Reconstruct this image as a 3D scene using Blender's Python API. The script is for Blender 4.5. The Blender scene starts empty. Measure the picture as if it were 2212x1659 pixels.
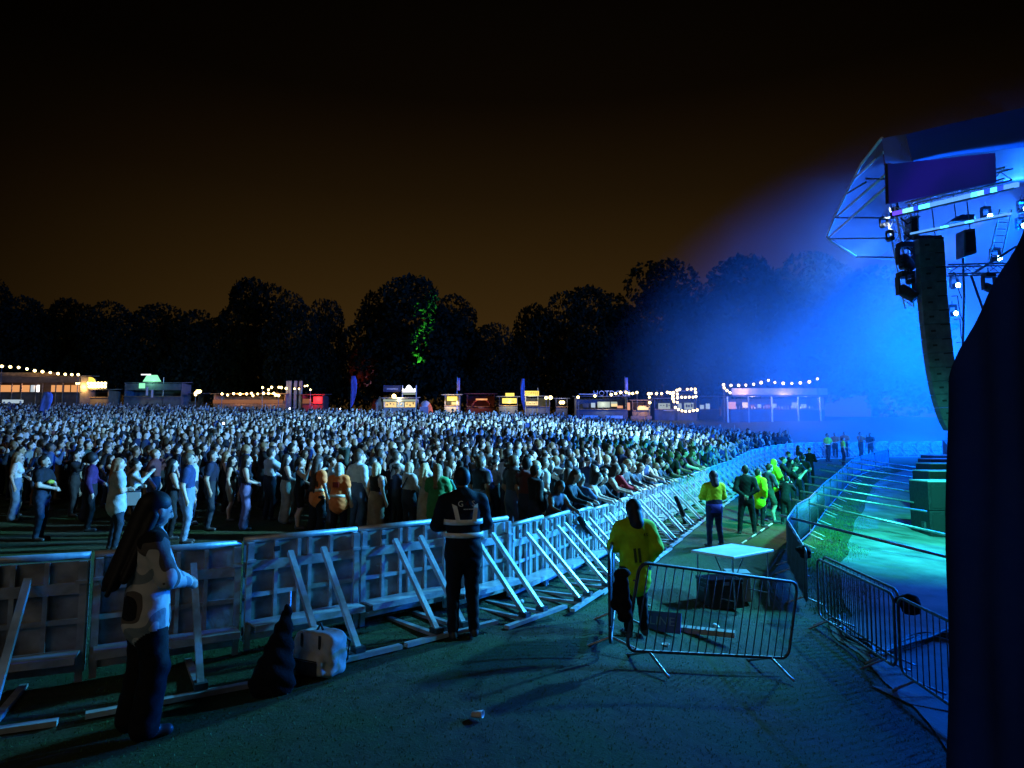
import bpy, bmesh, math, random
import numpy as np
from mathutils import Vector, Matrix

random.seed(7); rng = np.random.default_rng(7)
SC = bpy.context.scene
COL = SC.collection
R = math.radians

# ------------------------------------------------------------------ camera
FPX, CX, CY, HZ = 1400.0, 1106.0, 829.5, 955.0
CAMH = 2.1
PITCH = math.atan((HZ - CY) / FPX)
cam_d = bpy.data.cameras.new('camera'); cam = bpy.data.objects.new('camera', cam_d); COL.objects.link(cam)
cam.location = (0, 0, CAMH); cam.rotation_euler = (R(90) + PITCH, 0, 0)
cam_d.sensor_width = 36; cam_d.lens = 36 * FPX / 2212.0
cam_d.clip_start = 0.05; cam_d.clip_end = 2000
SC.camera = cam

# ------------------------------------------------------------------ world: dark brown city glow, black overhead
W = bpy.data.worlds.new('World'); SC.world = W; W.use_nodes = True
nt = W.node_tree; nt.nodes.clear()
def N(nt, t, **kw):
    n = nt.nodes.new(t)
    for k, v in kw.items(): setattr(n, k, v)
    return n
def L(nt, a, b): nt.links.new(a, b)
tc = N(nt, 'ShaderNodeTexCoord'); sep = N(nt, 'ShaderNodeSeparateXYZ'); L(nt, tc.outputs['Generated'], sep.inputs[0])
rmp = N(nt, 'ShaderNodeValToRGB'); L(nt, sep.outputs['Z'], rmp.inputs[0])
els = rmp.color_ramp.elements
els[0].position = 0.0; els[0].color = (.050, .0262, .0066, 1)
els[1].position = 0.62; els[1].color = (.0022, .0014, .0008, 1)
for p, c in ((.10, (.049, .0256, .0064, 1)), (.20, (.036, .0186, .0044, 1)), (.36, (.0145, .0075, .0020, 1)), (.48, (.0045, .0024, .0008, 1))):
    e = els.new(p); e.color = c
dt = N(nt, 'ShaderNodeVectorMath', operation='DOT_PRODUCT'); L(nt, tc.outputs['Generated'], dt.inputs[0]); dt.inputs[1].default_value = (.06, .998, 0)
az = N(nt, 'ShaderNodeMapRange', interpolation_type='SMOOTHSTEP'); az.inputs['From Min'].default_value = .60; az.inputs['From Max'].default_value = 1.0; az.inputs['To Min'].default_value = .10; az.inputs['To Max'].default_value = .88; L(nt, dt.outputs['Value'], az.inputs[0])
bg = N(nt, 'ShaderNodeBackground'); L(nt, rmp.outputs[0], bg.inputs[0]); L(nt, az.outputs[0], bg.inputs[1])
wo = N(nt, 'ShaderNodeOutputWorld'); L(nt, bg.outputs[0], wo.inputs[0])

# ------------------------------------------------------------------ weak wide lamp: added warm fill for unseen city and backstage glow behind camera
sun_d = bpy.data.lights.new('sun', 'SUN'); sun_d.energy = .15; sun_d.angle = R(40); sun_d.color = (1.0, .84, .62)
sun_o = bpy.data.objects.new('sun', sun_d); COL.objects.link(sun_o); sun_o.rotation_euler = Vector((.35, 1, -.75)).to_track_quat('-Z', 'Y').to_euler()

# ------------------------------------------------------------------ render settings
SC.view_settings.view_transform = 'Standard'; SC.view_settings.look = 'None'
SC.view_settings.exposure = 0.0; SC.view_settings.gamma = 1.0
cy = SC.cycles
cy.use_denoising = True; cy.use_adaptive_sampling = True; cy.adaptive_threshold = .02
try: cy.denoiser = 'OPENIMAGEDENOISE'
except Exception: pass
cy.max_bounces = 4; cy.diffuse_bounces = 2; cy.glossy_bounces = 2; cy.transmission_bounces = 3
cy.volume_bounces = 0; cy.transparent_max_bounces = 8
cy.sample_clamp_indirect = 3.0; cy.sample_clamp_direct = 0.0
cy.caustics_reflective = False; cy.caustics_refractive = False
cy.use_light_tree = True

# ------------------------------------------------------------------ picture <-> place helpers (photo measured at 2212 px width)
CP, SP = math.cos(PITCH), math.sin(PITCH)
def at(px, py, d):
    xc = (px - CX) / FPX * d; yc = (CY - py) / FPX * d
    return Vector((xc, d * CP - yc * SP, CAMH + d * SP + yc * CP))
def proj(p):
    v = Vector(p) - Vector((0, 0, CAMH))
    d = v.y * CP + v.z * SP; u = -v.y * SP + v.z * CP
    return CX + v.x / d * FPX, CY - u / d * FPX, d

# ------------------------------------------------------------------ terrain: smooth surface through surveyed points
TP = np.array([
 (-10,0,.1),(-6,3,0),(-3,4.5,0),(-2.3,5.4,0),(0,4,-.08),(-.5,7.1,.04),(2,2,-.35),(-.3,9,-.02),(1.04,11.6,-.12),(2.9,15.5,-.12),(6.4,22.9,-.02),(10,30,.2),(15,39,.7),(20,44,1),(26,47,1.05),(34,49,1.1),
 (1.8,8.65,-.42),(5.2,11.8,-.95),(5,8.8,-.98),(4,6,-.95),(6.1,14.6,-.62),(4.86,15.8,-.35),(8.05,17.9,-.58),(11,23,-.4),(14.9,29.3,-.1),(18,34,.2),(22,38,.6),(6.4,18,-.33),
 (13.7,21,-.85),(9.5,16,-.75),(20,30,-.2),(24,37,.3),(9,10,-.95),
 (-7.3,12.2,.1),(-3,13,-.1),(-9.7,13.6,.05),(-12.5,16.5,.18),(-8,9,.05),(-15,12,.2),(0,20,.25),(-10,20,.33),(-20,20,.5),(0,31,1.1),(-15,31,1.15),(-30,31,1.25),(9,38,1.1),(0,49,2.35),(-25,49,2.5),(12,52,1.7),(18,50,1.0),(24,58,1.25),
 (0,65,3.7),(-40,65,4.0),(-60,50,3),(0,78,4.9),(-40,80,5.3),(30,62,1.7),(36,75,4.2),(0,87,5.75),(-35,87,6.0),(35,84,5.1),(50,84,5.0),(-65,87,6.2),(0,110,6.4),(-90,130,8),(90,130,7),(0,200,8.5),(-150,200,9),(150,200,9),(60,40,1),(60,10,-.6),(-60,10,.5),(0,-12,0),(-40,-30,0),(40,-30,-.5),(-280,-60,0),(280,-60,0),(-280,280,9),(280,280,9),(-280,90,6),(280,90,5)], float)
def _phi(r2): return 0.5 * r2 * np.log(np.maximum(r2, 1e-9))
_n = len(TP); _A = np.zeros((_n + 3, _n + 3))
_d2 = ((TP[:, None, :2] - TP[None, :, :2]) ** 2).sum(-1)
_A[:_n, :_n] = _phi(_d2) + np.eye(_n) * 1.5; _A[:_n, _n] = 1; _A[:_n, _n+1:] = TP[:, :2]; _A[_n:, :_n] = _A[:_n, _n:].T
_w = np.linalg.solve(_A, np.concatenate([TP[:, 2], np.zeros(3)]))
def terr(x, y):
    x = np.asarray(x, float); y = np.asarray(y, float); sh = x.shape
    p = np.stack([x.ravel(), y.ravel()], 1)
    out = np.empty(len(p))
    for i in range(0, len(p), 20000):
        q = p[i:i+20000]
        d2 = ((q[:, None, :] - TP[None, :, :2]) ** 2).sum(-1)
        out[i:i+20000] = _phi(d2) @ _w[:_n] + _w[_n] + q @ _w[_n+1:]
    return out.reshape(sh)
def tz(x, y): return float(terr(np.array([x]), np.array([y]))[0])
def ground_hit(px, py, lo=2.0, hi=110.0):
    a = np.array(at(px, py, 1.0)) - np.array((0, 0, CAMH))
    t = np.geomspace(lo, hi, 700)
    z = CAMH + a[2] * t - terr(a[0] * t, a[1] * t)
    k = np.where(z < 0)[0]
    if len(k) == 0: return None
    t = t[k[0]]; return Vector((a[0] * t, a[1] * t, CAMH + a[2] * t))

# ------------------------------------------------------------------ mesh helpers
class MB:
    def __init__(s): s.v = []; s.f = []; s.m = []; s.mi = 0
    def add(s, vs, fs):
        o = len(s.v); s.v += [tuple(p) for p in vs]; s.f += [tuple(i + o for i in f) for f in fs]; s.m += [s.mi] * len(fs); return s
    def box(s, x0, x1, y0, y1, z0, z1):
        return s.add([(x0,y0,z0),(x1,y0,z0),(x1,y1,z0),(x0,y1,z0),(x0,y0,z1),(x1,y0,z1),(x1,y1,z1),(x0,y1,z1)],
                     [(0,3,2,1),(4,5,6,7),(0,1,5,4),(1,2,6,5),(2,3,7,6),(3,0,4,7)])
    def hexa(s, a, b):   # two quads (4 points each, same winding) joined
        return s.add(list(a) + list(b), [(3,2,1,0),(4,5,6,7),(0,1,5,4),(1,2,6,5),(2,3,7,6),(3,0,4,7)])
    def beam(s, p, q, w, h, up=(0,0,1)):
        p, q = Vector(p), Vector(q); t = (q - p).normalized(); u = Vector(up)
        if abs(t.dot(u)) > .97: u = Vector((0,1,0))
        sx = t.cross(u).normalized(); sy = sx.cross(t).normalized()
        c = lambda o: [o - sx*w/2 - sy*h/2, o + sx*w/2 - sy*h/2, o + sx*w/2 + sy*h/2, o - sx*w/2 + sy*h/2]
        return s.hexa(c(p), c(q))
    def tube(s, pts, r, n=8, closed=False):
        pts = [Vector(p) for p in pts]; m = len(pts); rings = []
        up = Vector((.13, .31, .94))
        for i, p in enumerate(pts):
            a = pts[i-1] if (i > 0 or closed) else p; b = pts[(i+1) % m] if (i < m-1 or closed) else p
            t = (b - a).normalized()
            sx = t.cross(up)
            if sx.length < .05: sx = t.cross(Vector((1,0,0)))
            sx.normalize(); sy = sx.cross(t).normalized()
            rr = r[i] if isinstance(r, (list, tuple)) else r
            rings.append([p + sx*math.cos(k*2*math.pi/n)*rr + sy*math.sin(k*2*math.pi/n)*rr for k in range(n)])
        vs = [v for g in rings for v in g]; fs = []
        for i in range(m if closed else m-1):
            j = (i+1) % m
            for k in range(n): fs.append((i*n+k, i*n+(k+1)%n, j*n+(k+1)%n, j*n+k))
        if not closed: fs.append(tuple(range(n-1,-1,-1))); fs.append(tuple((m-1)*n+k for k in range(n)))
        return s.add(vs, fs)
    def ball(s, c, r, nu=8, nv=5):
        c = Vector(c); rr = r if isinstance(r, (tuple, list)) else (r, r, r); vs = [c + Vector((0,0,rr[2]))]; fs = []
        for j in range(1, nv):
            th = math.pi*j/nv
            for i in range(nu): vs.append(c + Vector((rr[0]*math.sin(th)*math.cos(2*math.pi*i/nu), rr[1]*math.sin(th)*math.sin(2*math.pi*i/nu), rr[2]*math.cos(th))))
        vs.append(c - Vector((0,0,rr[2])))
        for i in range(nu): fs.append((0, 1+i, 1+(i+1)%nu))
        for j in range(nv-2):
            for i in range(nu): a=1+j*nu+i; b=1+j*nu+(i+1)%nu; fs.append((a, a+nu, b+nu, b))
        e = len(vs)-1
        for i in range(nu): fs.append((e, 1+(nv-2)*nu+(i+1)%nu, 1+(nv-2)*nu+i))
        return s.add(vs, fs)
    def lathe(s, prof, n=14, c=(0,0,0)):
        c = Vector(c); vs = []; fs = []
        for r_, z in prof:
            for k in range(n): vs.append(c + Vector((r_*math.cos(2*math.pi*k/n), r_*math.sin(2*math.pi*k/n), z)))
        for i in range(len(prof)-1):
            for k in range(n): fs.append((i*n+k, i*n+(k+1)%n, (i+1)*n+(k+1)%n, (i+1)*n+k))
        fs.append(tuple(range(n-1,-1,-1))); fs.append(tuple((len(prof)-1)*n+k for k in range(n)))
        return s.add(vs, fs)
    def sheet(s, grid, thick=0.0):   # grid[i][j] points
        ni, nj = len(grid), len(grid[0]); vs = [p for row in grid for p in row]
        fs = [(i*nj+j, i*nj+j+1, (i+1)*nj+j+1, (i+1)*nj+j) for i in range(ni-1) for j in range(nj-1)]
        return s.add(vs, fs)
    def mesh(s, name, mats=None, smooth=False):
        me = bpy.data.meshes.new(name); me.from_pydata(s.v, [], s.f)
        for m in (mats if isinstance(mats, (list, tuple)) else [mats] if mats else []): me.materials.append(m)
        if isinstance(mats, (list, tuple)): me.polygons.foreach_set('material_index', s.m)
        if smooth: me.polygons.foreach_set('use_smooth', [True]*len(me.polygons))
        me.update(); return me
    def build(s, name, mat=None, parent=None, smooth=False, **kw): return link(name, s.mesh(name, mat, smooth), parent, **kw)

def link(name, data, parent=None, loc=None, rz=None, **props):
    o = bpy.data.objects.new(name, data); COL.objects.link(o)
    if parent: o.parent = parent
    if loc is not None: o.location = loc
    if rz is not None: o.rotation_euler = (0, 0, rz)
    for k, v in props.items(): o[k] = v
    return o
def thing(name, label, category, loc=(0,0,0), rz=0.0, group=None):
    o = link(name, None, None, loc, rz); o.empty_display_size = .2
    o['label'] = label; o['category'] = category
    if group: o['group'] = group
    return o
def tag(o, label, category, group=None):
    o['label'] = label; o['category'] = category
    if group: o['group'] = group
    return o
def bevel(o, w=.01, seg=2):
    m = o.modifiers.new('bevel', 'BEVEL'); m.width = w; m.segments = seg; m.limit_method = 'ANGLE'; return o
def np_mesh(name, V, F, mats, fmat=None, smooth=True):
    me = bpy.data.meshes.new(name); V = np.asarray(V, np.float32); F = np.asarray(F, np.int32)
    me.vertices.add(len(V)); me.vertices.foreach_set('co', V.ravel())
    k = F.shape[1]; me.loops.add(F.size); me.loops.foreach_set('vertex_index', F.ravel())
    me.polygons.add(len(F)); me.polygons.foreach_set('loop_start', np.arange(0, F.size, k, dtype=np.int32))
    try: me.polygons.foreach_set('loop_total', np.full(len(F), k, np.int32))
    except Exception: pass
    for m in mats: me.materials.append(m)
    if fmat is not None: me.polygons.foreach_set('material_index', np.asarray(fmat, np.int32))
    me.polygons.foreach_set('use_smooth', np.full(len(F), smooth, bool))
    me.update(calc_edges=True); me.validate(); return me
def text_mesh(txt, size, mat, extrude=.004):
    cu = bpy.data.curves.new('lettering', 'FONT'); cu.body = txt; cu.size = size; cu.extrude = extrude; cu.align_x = 'CENTER'; cu.align_y = 'CENTER'; cu.resolution_u = 2
    o = bpy.data.objects.new('lettering', cu); COL.objects.link(o)
    dg = bpy.context.evaluated_depsgraph_get(); me = bpy.data.meshes.new_from_object(o.evaluated_get(dg))
    bpy.data.objects.remove(o); bpy.data.curves.remove(cu)
    me.materials.clear(); me.materials.append(mat); return me

# ------------------------------------------------------------------ materials
MATS = {}
def mat(name, col, rough=.6, metal=0.0, var=0.0, scale=8.0, bump=0.0, bscale=None, spec=.4, emit=None, estr=0.0, dirt=None, coord='Object'):
    if name in MATS: return MATS[name]
    m = bpy.data.materials.new(name); m.use_nodes = True; t = m.node_tree; b = t.nodes['Principled BSDF']
    b.inputs['Base Color'].default_value = (*col, 1); b.inputs['Roughness'].default_value = rough; b.inputs['Metallic'].default_value = metal
    b.inputs['Specular IOR Level'].default_value = spec
    if var or bump or dirt:
        c = N(t, 'ShaderNodeTexCoord')
        nz = N(t, 'ShaderNodeTexNoise'); nz.inputs['Scale'].default_value = scale; nz.inputs['Detail'].default_value = 6; L(t, c.outputs[coord], nz.inputs['Vector'])
        if var or dirt:
            r = N(t, 'ShaderNodeValToRGB'); L(t, nz.outputs[0], r.inputs[0])
            lo = dirt if dirt else tuple(max(0, x*(1-var)) for x in col); hi = tuple(min(1, x*(1+var)) for x in col)
            r.color_ramp.elements[0].position = .32; r.color_ramp.elements[0].color = (*lo, 1)
            r.color_ramp.elements[1].position = .68; r.color_ramp.elements[1].color = (*hi, 1)
            L(t, r.outputs[0], b.inputs['Base Color'])
        if bump:
            n2 = N(t, 'ShaderNodeTexNoise'); n2.inputs['Scale'].default_value = bscale or scale*3; n2.inputs['Detail'].default_value = 5; L(t, c.outputs[coord], n2.inputs['Vector'])
            bp = N(t, 'ShaderNodeBump'); bp.inputs['Strength'].default_value = bump; bp.inputs['Distance'].default_value = .02
            L(t, n2.outputs[0], bp.inputs['Height']); L(t, bp.outputs[0], b.inputs['Normal'])
    if emit:
        b.inputs['Emission Color'].default_value = (*emit, 1); b.inputs['Emission Strength'].default_value = estr
        try: m.cycles.emission_sampling = 'NONE' if estr > 8 else 'FRONT'
        except Exception: pass
    MATS[name] = m; return m
def glow(name, col, s, sample=False):
    m = mat(name, (.02,.02,.02), .5, emit=col, estr=s)
    try: m.cycles.emission_sampling = 'FRONT' if sample else 'NONE'
    except Exception: pass
    return m
ALU = mat('aluminium', (.52,.54,.56), .42, .35, var=.35, scale=5, bump=.15, bscale=30)
ALUS = mat('worn_aluminium_plate', (.34,.35,.36), .55, .2, var=.6, scale=3.5, bump=.2, bscale=18)
GALV = mat('galvanised_steel', (.32,.34,.36), .42, .8, var=.3, scale=14, bump=.1, bscale=60)
DGALV = mat('weathered_steel_tube', (.10,.11,.12), .5, .7, var=.4, scale=14, bump=.1, bscale=60)
BLACK = mat('black_fabric', (.010,.010,.012), .9, var=.4, scale=10, bump=.3, bscale=60, spec=.2)
BLKPL = mat('black_painted_box', (.016,.016,.018), .55, var=.5, scale=12, bump=.2, bscale=40)
RUBBER = mat('black_rubber', (.012,.012,.013), .65)
WOOD = mat('stained_timber', (.30,.17,.08), .7, var=.4, scale=3, bump=.2, bscale=12)
PLYW = mat('plywood', (.36,.25,.14), .7, var=.3, scale=4, bump=.1, bscale=20)
WHITEP = mat('white_panel', (.62,.63,.62), .5, var=.12, scale=6)
GREYP = mat('grey_panel', (.22,.23,.24), .6, var=.25, scale=3)
DARKP = mat('dark_panel', (.035,.037,.045), .6, var=.35, scale=3)

def spot(name, loc, target, col, power, ang, blend=.6, rad=.15, parent=None):
    l = bpy.data.lights.new(name, 'SPOT'); l.energy = power; l.color = col; l.spot_size = R(ang); l.spot_blend = blend; l.shadow_soft_size = rad
    o = bpy.data.objects.new(name, l); COL.objects.link(o); o.location = loc
    o.rotation_euler = (Vector(target) - Vector(loc)).to_track_quat('-Z', 'Y').to_euler(); return o
def point(name, loc, col, power, rad=.1):
    l = bpy.data.lights.new(name, 'POINT'); l.energy = power; l.color = col; l.shadow_soft_size = rad
    o = bpy.data.objects.new(name, l); COL.objects.link(o); o.location = loc; return o
# ------------------------------------------------------------------ stage lighting: the lamps of the rig (fixtures are built further down)
STAGE_LAMPS = [  # name, position, aim, colour, watts, cone, blend
 ('wash_lamp',  (14.3, 23.4, 8.6), (-4.2, 10.0, 0), (.08,.58,1.0), 36000, 45, 1.0),
 ('wash_lamp',  (13.3, 15.2, 7.9), (-7, 18.5, 1), (.22,.64,1.0), 44000, 54, 1.0),
 ('wash_lamp',  (14.1, 23.8, 9.8), (-3, 44, .5), (.20,.60,1.0), 82000, 58, 1.0),
 ('wash_lamp',  (14.0, 24.0, 10.4), (-34, 42, 1), (.20,.60,1.0), 85000, 46, 1.0),
 ('wash_lamp',  (13.4, 14.6, 6.6), (.9, 11.6, .4), (.05,.52,1.0), 22000, 42, 1.0),
 ('wash_lamp',  (10.9, 13.4, 7.0), (10.6, 20.5, -.6), (.03,.86,.68), 20000, 92, 1.0),
 ('beam_lamp',  at(2207, 454, 30), (4, 34, 14), (.02,.16,1.0), 34000, 150, 1.0),
 ('beam_lamp',  at(2203, 490, 33), (2, 30, 6), (.0,.11,1.0), 12000, 150, 1.0),
 ('beam_lamp',  at(2062, 618, 31), (6, 40, 9), (.0,.13,1.0), 5000, 150, 1.0),
 ('beam_lamp',  at(2058, 678, 33), (6, 44, 3), (.0,.13,1.0), 5000, 150, 1.0),
 ('beam_lamp',  (47, 44, 10), (0, 46, 10), (.0,.13,1.0), 170000, 160, 1.0),
 ('beam_lamp',  (42, 31, 10), (0, 36, 9), (.0,.13,1.0), 120000, 160, 1.0),
 ('beam_lamp',  (45, 60, 9), (0, 62, 14), (.0,.13,1.0), 120000, 160, 1.0),
 ('spot_lamp',  (14.2, 23.6, 10.9), (20.5, 42.5, 1), (.75,.90,1.0), 5000, 20, .9),
 ('spot_lamp',  (14.4, 23.2, 8.0), (6.4, 18.6, -.3), (.85,1.0,.80), 5200, 26, 1.0),
 ('spot_lamp',  at(2130, 470, 28), (5.2, 22.5, .8), (1.0,.93,.45), 9000, 20, .9),
]
for nm, p, t, c, w, a, b in STAGE_LAMPS: spot(nm, p, t, c, w, a, b, .35 if nm == 'wash_lamp' else .12)

# ------------------------------------------------------------------ ground
def axis(lo, hi, near0, near1, fine, growth=1.18):
    a = list(np.arange(near0, near1, fine)); s = fine
    while a[-1] < hi: s *= growth; a.append(a[-1] + s)
    s = fine; b = []; x = near0
    while x > lo: s *= growth; x -= s; b.append(x)
    return np.array(b[::-1] + a)
gx = axis(-280, 280, -8, 14, .3); gy = axis(-60, 280, 1, 26, .3)
GX, GY = np.meshgrid(gx, gy, indexing='ij'); GZ = terr(GX, GY)
nx_, ny_ = GX.shape; idx = np.arange(nx_ * ny_).reshape(nx_, ny_)
GF = np.stack([idx[:-1,:-1], idx[1:,:-1], idx[1:,1:], idx[:-1,1:]], -1).reshape(-1, 4)
def ground_material():
    m = bpy.data.materials.new('trampled_grass_ground'); m.use_nodes = True; t = m.node_tree; b = t.nodes['Principled BSDF']
    c = N(t, 'ShaderNodeTexCoord')
    def noise(s, d=8, r=.6):
        n = N(t, 'ShaderNodeTexNoise'); n.inputs['Scale'].default_value = s; n.inputs['Detail'].default_value = d; n.inputs['Roughness'].default_value = r; L(t, c.outputs['Object'], n.inputs['Vector']); return n
    n1 = noise(.55, 6); n2 = noise(7, 8, .7); n3 = noise(38, 6, .75)
    r1 = N(t, 'ShaderNodeValToRGB'); L(t, n2.outputs[0], r1.inputs[0])
    e = r1.color_ramp.elements; e[0].position = .3; e[0].color = (.024,.026,.016,1); e[1].position = .72; e[1].color = (.088,.088,.056,1)
    r2 = N(t, 'ShaderNodeValToRGB'); L(t, n3.outputs[0], r2.inputs[0])
    e = r2.color_ramp.elements; e[0].position = .3; e[0].color = (.018,.032,.012,1); e[1].position = .72; e[1].color = (.062,.110,.032,1)
    mk = N(t, 'ShaderNodeValToRGB'); L(t, n1.outputs[0], mk.inputs[0]); mk.color_ramp.elements[0].position = .42; mk.color_ramp.elements[1].position = .60
    mx = N(t, 'ShaderNodeMix', data_type='RGBA'); L(t, mk.outputs[0], mx.inputs[0]); L(t, r1.outputs[0], mx.inputs[6]); L(t, r2.outputs[0], mx.inputs[7])
    L(t, mx.outputs[2], b.inputs['Base Color']); b.inputs['Roughness'].default_value = .9; b.inputs['Specular IOR Level'].default_value = .15
    ad = N(t, 'ShaderNodeMath', operation='ADD'); L(t, n2.outputs[0], ad.inputs[0]); L(t, n3.outputs[0], ad.inputs[1])
    bp = N(t, 'ShaderNodeBump'); bp.inputs['Strength'].default_value = .6; bp.inputs['Distance'].default_value = .035; L(t, ad.outputs[0], bp.inputs['Height']); L(t, bp.outputs[0], b.inputs['Normal'])
    return m
GROUND = ground_material()
g = link('ground', np_mesh('ground', np.stack([GX, GY, GZ], -1).reshape(-1, 3), GF, [GROUND]), kind='structure', label='trampled grass and bare earth of the sloping festival field')

# concrete hardstanding of the pit between the inner fence and the stage
FENCE = [(5.25,11.8),(6.1,14.6),(8.05,17.9),(11,23),(14.9,29.3),(18,34),(22,38)]
STAGEF = [(8.6,8.2),(10.6,13.6),(13.2,20.2),(16.3,25.2),(19.6,30.5),(23.4,36.5),(26,41)]
def lerp_poly(P, t):
    P = [Vector((*p, 0)) for p in P]; k = t * (len(P) - 1); i = min(int(k), len(P) - 2); return P[i].lerp(P[i+1], k - i)
rows = []
for i in range(61):
    t = i / 60; a = lerp_poly([(3.6,4.2),(4.5,7.0),(4.9,9.4),(5.3,11.2)] + [(x + .75 + .35*min(1, k_), y) for k_, (x, y) in enumerate(FENCE)], t); b = lerp_poly([(9,3.5),(9.5,5.5),(10,7),(10.3,8)] + [(x+3, y) for x, y in STAGEF], t)
    row = []
    for j in range(17):
        p = a.lerp(b, j / 16); wob = .10 * math.sin(i * .9) * math.sin(i * .33) if j == 0 else 0
        row.append((p.x + wob, p.y, tz(p.x + wob, p.y) + .014))
    rows.append(row)
CONC = mat('worn_concrete_hardstanding', (.15,.17,.165), .85, var=.3, scale=1.3, bump=.35, bscale=26, spec=.2, dirt=(.075,.09,.08))
MB().sheet(rows).build('hardstanding', CONC, smooth=True, kind='structure', label='pale concrete hardstanding in front of the stage')

# short grass tufts on the near ground: nobody could count them
gp = []
while len(gp) < 42000:
    x, y = random.uniform(-5, 5.2), random.uniform(3.0, 14)
    if abs(x) > .8 * y + .3: continue
    gp.append((x, y))
for _ in range(16000):
    t = random.random(); p = lerp_poly(FENCE, t); gp.append((p.x + random.uniform(.12, 1.6) * (.45 + .55*abs(math.sin(t*17))), p.y + random.uniform(-.3, .3)))
gp = np.array(gp); gz = terr(gp[:, 0], gp[:, 1]); n = len(gp)
ang = rng.uniform(0, 6.28, n); ln = rng.uniform(.006, .022, n); ln[42000:] *= 3.6; lean = rng.uniform(.2, 1.0, n) * ln
bx = np.cos(ang) * .006; by = np.sin(ang) * .006
V = np.stack([np.stack([gp[:,0]-bx, gp[:,1]-by, gz-.01], 1), np.stack([gp[:,0]+bx, gp[:,1]+by, gz-.01], 1),
              np.stack([gp[:,0]-np.sin(ang)*lean, gp[:,1]+np.cos(ang)*lean, gz+ln], 1)], 1).reshape(-1, 3)
GRASS = mat('grass_blade', (.06,.15,.03), .8, var=.5, scale=2)
link('grass', np_mesh('grass', V, np.arange(3*n).reshape(-1,3), [GRASS], smooth=False), kind='stuff', label='short trampled grass along the pit fence and in the pit')

# theatrical smoke rolling off the stage: patchy, thickest in front of the rig
sm = bpy.data.materials.new('smoke'); sm.use_nodes = True; t = sm.node_tree; t.nodes.clear()
c = N(t, 'ShaderNodeTexCoord'); mp = N(t, 'ShaderNodeMapping'); mp.inputs['Location'].default_value = (0,0,0); L(t, c.outputs['Object'], mp.inputs[0])
SMC, SMR = (29.5, 46.0, 7.0), (23.5, 35.0, 14.8)
mp.inputs['Scale'].default_value = tuple(1/r for r in SMR)
ln_ = N(t, 'ShaderNodeVectorMath', operation='LENGTH'); L(t, mp.outputs[0], ln_.inputs[0])
fo = N(t, 'ShaderNodeMapRange', interpolation_type='SMOOTHSTEP'); fo.inputs['From Min'].default_value = 1.0; fo.inputs['From Max'].default_value = .15; L(t, ln_.outputs['Value'], fo.inputs[0])
nz = N(t, 'ShaderNodeTexNoise'); nz.inputs['Scale'].default_value = .10; nz.inputs['Detail'].default_value = 3; nz.inputs['Roughness'].default_value = .55; L(t, c.outputs['Object'], nz.inputs['Vector'])
nr = N(t, 'ShaderNodeMapRange'); nr.inputs['From Min'].default_value = .36; nr.inputs['From Max'].default_value = .68; nr.inputs['To Min'].default_value = .12; nr.inputs['To Max'].default_value = 1.7; L(t, nz.outputs[0], nr.inputs[0])
mu = N(t, 'ShaderNodeMath', operation='MULTIPLY'); L(t, fo.outputs[0], mu.inputs[0]); L(t, nr.outputs[0], mu.inputs[1])
m2 = N(t, 'ShaderNodeMath', operation='MULTIPLY'); m2.inputs[1].default_value = .026; L(t, mu.outputs[0], m2.inputs[0])
pv = N(t, 'ShaderNodeVolumePrincipled'); pv.inputs['Color'].default_value = (.90,.94,1,1); L(t, m2.outputs[0], pv.inputs['Density']); ho = N(t, 'ShaderNodeOutputMaterial'); L(t, pv.outputs[0], ho.inputs['Volume'])
so = MB().box(-SMR[0], SMR[0], -SMR[1], SMR[1], -SMR[2]+4.5, SMR[2]).build('smoke', sm, loc=SMC, kind='stuff', label='theatrical smoke drifting off the stage front, glowing blue')
# ------------------------------------------------------------------ crowd barrier: a curved line of aluminium sections
def catmull(P, n=12):
    P = [Vector((*p, 0)) for p in P]; P = [2*P[0]-P[1]] + P + [2*P[-1]-P[-2]]; out = []
    for i in range(1, len(P)-2):
        p0, p1, p2, p3 = P[i-1:i+3]
        for k in range(n):
            t = k/n; out.append(.5*((2*p1)+(p2-p0)*t+(2*p0-5*p1+4*p2-p3)*t*t+(3*p1-p0-3*p2+p3)*t**3))
    out.append(P[-2]); return out
BARR = catmull([(-7.3,4.75),(-5.8,5.1),(-4.3,5.65),(-3.1,6.3),(-1.95,7.2),(-.26,9.0),(1.04,11.6),(2.9,15.5),(6.4,22.9),(10,30),(15,39),(20,44),(26,47),(34,49)])
def walk(P, step):
    out = []; acc = 0.0; nxt = step/2
    for a, b in zip(P, P[1:]):
        l = (b-a).length
        while acc + l >= nxt: t = (nxt-acc)/l; out.append((a.lerp(b, t), (b-a).normalized())); nxt += step
        acc += l
    return out
BW = 1.25
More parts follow.
